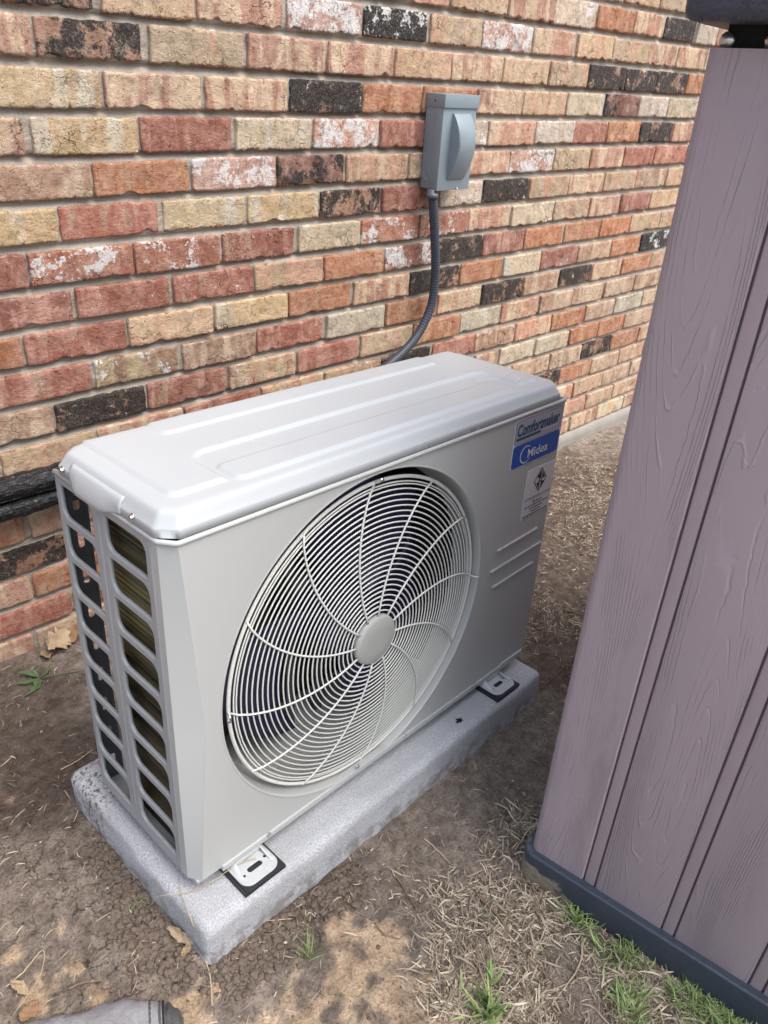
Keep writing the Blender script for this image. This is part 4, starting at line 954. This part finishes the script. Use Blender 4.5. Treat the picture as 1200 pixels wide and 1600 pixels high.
# clods and stones
def lumps(name, n, dens, s0, s1, mat, label, flatz=.6, **k):
    P = scatter(n, dens, **k); n = len(P)
    bm = bmesh.new(); bmesh.ops.create_icosphere(bm, subdivisions=(2 if s1 > .004 else 1), radius=1); bv = np.array([v.co[:] for v in bm.verts]); bf = np.array([[v.index for v in f.verts] for f in bm.faces]); bm.free()
    s_ = (s0+(s1-s0)*rng.random(n)**3.5)[:, None, None]; J = 1+rng.uniform(-.38, .38, (n, len(bv), 1)); an = rng.uniform(0, 6.28, n); ca, sa = np.cos(an)[:, None], np.sin(an)[:, None]
    V = bv[None]*J*s_*np.array([1, 1, flatz])*rng.uniform(.7, 1.3, (n, 1, 3))
    x = V[..., 0]*ca-V[..., 1]*sa; y = V[..., 0]*sa+V[..., 1]*ca; V = np.stack([x, y, V[..., 2]], -1)+P[:, None, :]
    V[..., 2] += s_[..., 0]*.15
    F = bf[None]+(np.arange(n)*len(bv))[:, None, None]
    return props(link(name, fast_mesh(name, V.reshape(-1, 3), F.reshape(-1, 3), smooth=False), None, mat), label, None, None, 'stuff')
DC = [blob(250, 1470, .055), blob(215, 1400, .035), blob(280, 1500, .04), blob(440, 1450, .05), blob(520, 1380, .05), blob(370, 1500, .05), blob(170, 1330, .04)]
lumps('soil_clods', 3000, lambda x, y: .002+np.clip(field(DC, x, y), 0, 1)**1.3, .0010, .0062, M_CLOD, 'crumbly dark clods heaped along the pad edge', x0=-.4, x1=1.2, y0=-.4, y1=.6)
lumps('soil_crumbs', 9000, lambda x, y: .25+.4*(fbm(x*15+4, y*15, 3) > .46), .0006, .0028, M_CLOD, 'fine soil crumbs over the whole ground', x0=-.5, x1=1.6, y0=-.7, y1=.8)
lumps('gravel', 420, lambda x, y: .3+0*x, .0009, .0034, M_STONE, 'scattered pale grit', x0=-.5, x1=1.3, y0=-.6, y1=.75)
# twigs and stems, each its own thing
def stem(px, r, label, name='twig', mat=None, up=.003, grp='twigs and dry stems on the ground', cat='twig', z=None):
    P = [np.array(G(*q))+np.array([0, 0, up+r]) for q in px]
    if z:
        P = [on_z(q[0], q[1], zz) for q, zz in zip(px, z)]
    Q = catmull(P, 7); m = len(Q)
    for i in range(1, m-1): Q[i] = Q[i]+rng.normal(0, r*.25, 3)
    o = tube(name, Q, r, None, mat or M_TWIG, n=7, rads=[r*(1-.55*i/m)*(1+.15*math.sin(i*2.7)) for i in range(m)])
    return props(o, label, cat, grp)
stem([(743, 1398), (775, 1432), (800, 1470), (830, 1505), (862, 1535), (885, 1560)], .0024, 'longest brown twig lying across the dead grass towards the shed')
stem([(612, 1362), (632, 1392), (651, 1424)], .0016, 'short dark twig on the bare soil below the pad front')
stem([(662, 1312), (684, 1332), (703, 1352)], .0014, 'short pale twig lying nearest the shed corner on bare soil', mat=M_TWIGP)
stem([(908, 1475), (905, 1510), (870, 1560), (838, 1602)], .0017, 'bent pale stem running to the bottom edge in the dead grass', mat=M_TWIGP)
stem([(790, 1508), (820, 1550), (840, 1598)], .0018, 'straight grey brown stem beside the broad green tuft')
stem([(95, 1205), (120, 1192), (146, 1173)], .0013, 'thin pale twig at the back left foot of the pad', mat=M_TWIGP)
stem([(10, 1545), (38, 1520), (68, 1487), (62, 1530), (20, 1590)], .0011, 'looping thin stem around the leaf at the lower left edge', mat=M_TWIGP)
stem([(108, 1548), (132, 1538), (160, 1536)], .0016, 'small forked brown twig left of the shoe')
stem([(585, 1445), (600, 1462), (625, 1470)], .0013, 'small curled twig on the sandy patch')
stem([(330, 1700), (330, 1540), (312, 1478), (300, 1440), (285, 1400), (278, 1372)], .0012, 'long pale dry stem hanging over the near pad corner', mat=M_TWIGP, z=[-.10, -.098, -.085, -.030, -.020, -.018])
stem([(400, 1340), (372, 1350), (330, 1378), (296, 1392), (262, 1398), (240, 1402)], .0009, 'thin dry stem lying on the pad below the cabinet corner', mat=M_TWIGP, z=[-.010, -.012, -.017, -.018, -.018, -.03])
stem([(455, 1438), (420, 1441), (380, 1447)], .0009, 'pale green stem leaning on the pad front edge', mat=M_TWIGP)
stem([(905, 868), (935, 860), (965, 850)], .0018, 'thin dark twig behind the shed near the wall')
stem([(880, 955), (915, 962), (945, 958)], .0020, 'dark root across the soil between pad and shed')
stem([(845, 1080), (870, 1055), (888, 1035)], .0015, 'thin stem near the far right pad corner')
# leaves
def leaf(px, py, L, Wl, rotz, label, mat, lobes=0, curl=.25, tilt=(0, 0), up=.004, name='dead_leaf', cat='leaf', grp='fallen leaves'):
    p = np.array(G(px, py)); nu, nv = 16, 7; vs = []
    for i in range(nu):
        t = i/(nu-1); w_ = math.sin(math.pi*min(1, t*.96+.03))**.7
        if lobes: w_ *= .55+.45*abs(math.cos(math.pi*lobes*t))
        w_ *= Wl/2*(1+.12*math.sin(t*37))
        for j in range(nv):
            s_ = -1+2*j/(nv-1); vs.append(((t-.5)*L, s_*w_+.06*Wl*math.sin(t*9), curl*L*.35*(t-.5)**2*2+curl*Wl*.5*s_*s_*(.6+.4*math.sin(t*5))+.0015*math.sin(t*21+s_*4)))
    me = mesh(name, vs, grid_faces(nv, nu)); o = link(name, me, None, mat)
    o.location = p+np.array([0, 0, up]); o.rotation_euler = (tilt[0], tilt[1], rotz); m_ = o.modifiers.new('thickness', 'SOLIDIFY'); m_.thickness = .0006
    return props(o, label, cat, grp)
leaf(532, 1334, .034, .022, .3, 'curled brown leaf against the front side of the pad', M_LEAFD, curl=.6, tilt=(.2, .1))
leaf(284, 1468, .045, .016, -1.2, 'folded tan leaf standing against the left side of the pad corner', M_LEAFP, curl=.5, tilt=(.9, .3), up=.012)
leaf(32, 1545, .036, .014, 1.9, 'flat pale tan leaf near the lower left edge', M_LEAFP, curl=.15)
leaf(48, 1583, .030, .022, .4, 'rounded brown leaf at the bottom left corner', M_LEAFD, curl=.3)
leaf(92, 1012, .085, .060, .6, 'large lobed oak leaf leaning on the wall foot left of the cabinet', M_LEAFP, lobes=3, curl=.45, tilt=(.75, .1), up=.022)
leaf(108, 1000, .075, .052, -.5, 'second lobed brown oak leaf half behind the cabinet side', M_LEAFD, lobes=3, curl=.5, tilt=(.6, -.2), up=.016)
leaf(72, 1028, .045, .030, 1.5, 'small curled oak leaf below the two large ones', M_LEAFP, lobes=2, curl=.5, tilt=(.3, .2), up=.006)
leaf(292, 1487, .024, .011, .5, 'small twisted pale leaf scrap at the tip of the pad corner', M_LEAFP, curl=.7)
wd = empty('weed', tuple(G(62, 1062)), label='small green weed sprouting beside the wall foot', cat='weed')
for k, (a, L_, w_, lf) in enumerate(((2.2, .050, .012, .45), (2.6, .035, .009, .7), (3.4, .045, .017, .15), (4.3, .058, .020, .06), (4.0, .035, .012, .25), (.2, .045, .008, .1), (1.8, .028, .008, .9))):
    vs = []; nu, nv = 12, 5
    for i in range(nu):
        t = i/(nu-1); q = math.sin(math.pi*min(1, t*.97))**1.3*w_/2*(.5+.5*abs(math.cos(t*9+a))); r_ = t*L_
        for j in range(nv):
            s_ = -1+2*j/(nv-1); aa = a+.7*(t-.3)*math.sin(a*7); x_ = r_*math.cos(aa)-s_*q*math.sin(aa); y_ = r_*math.sin(aa)+s_*q*math.cos(aa)
            vs.append((x_, y_, .006+math.sin(lf)*r_*(1.3-t*.9)+.15*abs(s_)*q))
    o = link('leaf', mesh('leaf', vs, grid_faces(nv, nu)), wd, M_WEED)
tube('stem', [(0, 0, 0), (.02, -.012, .008), (.045, -.02, .006), (.075, -.032, .003)], .0012, wd, M_WEED, n=6)
# toe of a grey shoe at the bottom edge
def shoe():
    g = NT('grey_shoe_cloth'); co = g.coords(); n = g.noise(co, 150, 5, 0.75)
    c = g.mix(n, (0.13, 0.13, 0.135), (0.46, 0.46, 0.47)); c = g.mix(g.step(g.noise(co, 18, 3), .55, .7, 0, .5), c, (0.24, 0.19, 0.26)); g.setp(Base_Color=c, Roughness=.85)
    g.inp(g.b, 'Normal', g.bump(n, .004)); mC = g.m
    mR = plain('shoe_toe_rubber', (0.085, 0.085, 0.085), .7, var=.4, sc=60, bump=.003); mS = plain('shoe_suede', (0.115, 0.095, 0.075), .9, var=.2, sc=60, bump=.001)
    a = np.array(G(285, 1600)); b = np.array(G(60, 1660)); ax_ = (b-a)/np.linalg.norm(b-a)
    root = empty('shoe', (a[0], a[1], a[2]), math.atan2(ax_[1], ax_[0]), label='toe of a worn grey shoe poking in at the bottom left edge', cat='shoe')
    def shell(x0, x1, mat, name, infl=0.0, rib=False):
        vs = []; nu, nv = 26, 19
        for i in range(nu):
            x = x0+(x1-x0)*i/(nu-1); t = min(1, max(0, x/.10), max(0, (.285-x)/.05)); w_ = .010+.034*math.sqrt(max(0, 1-(1-t)**2)); h_ = .008+.030*math.sqrt(max(0, 1-(1-t)**2))
            for j in range(nv):
                an = math.pi*j/(nv-1); k = 1+infl+(.07*math.sin(x*520) if rib else 0)+.05*math.sin(x*70+j*.8)+.03*math.sin(x*160-j*1.1)
                vs.append((x, -w_*math.cos(an)*k, h_*math.sin(an)**.8*k-.004))
        o_ = link(name, mesh(name, vs, grid_faces(nv, nu)), root, mat)
    shell(-.002, .045, mR, 'toe_cap', .0, True); shell(.022, .285, mC, 'upper', .05)
    vs = []
    tube('seam', [(.0225, -.046*math.cos(a_)*.72, .0375*math.sin(a_)**.8*.80-.002) for a_ in np.linspace(.1, math.pi-.1, 24)], .0010, root, M_BLACK, n=6)
shoe()
print('BRICKS', cnt, 'objects', len(bpy.data.objects))
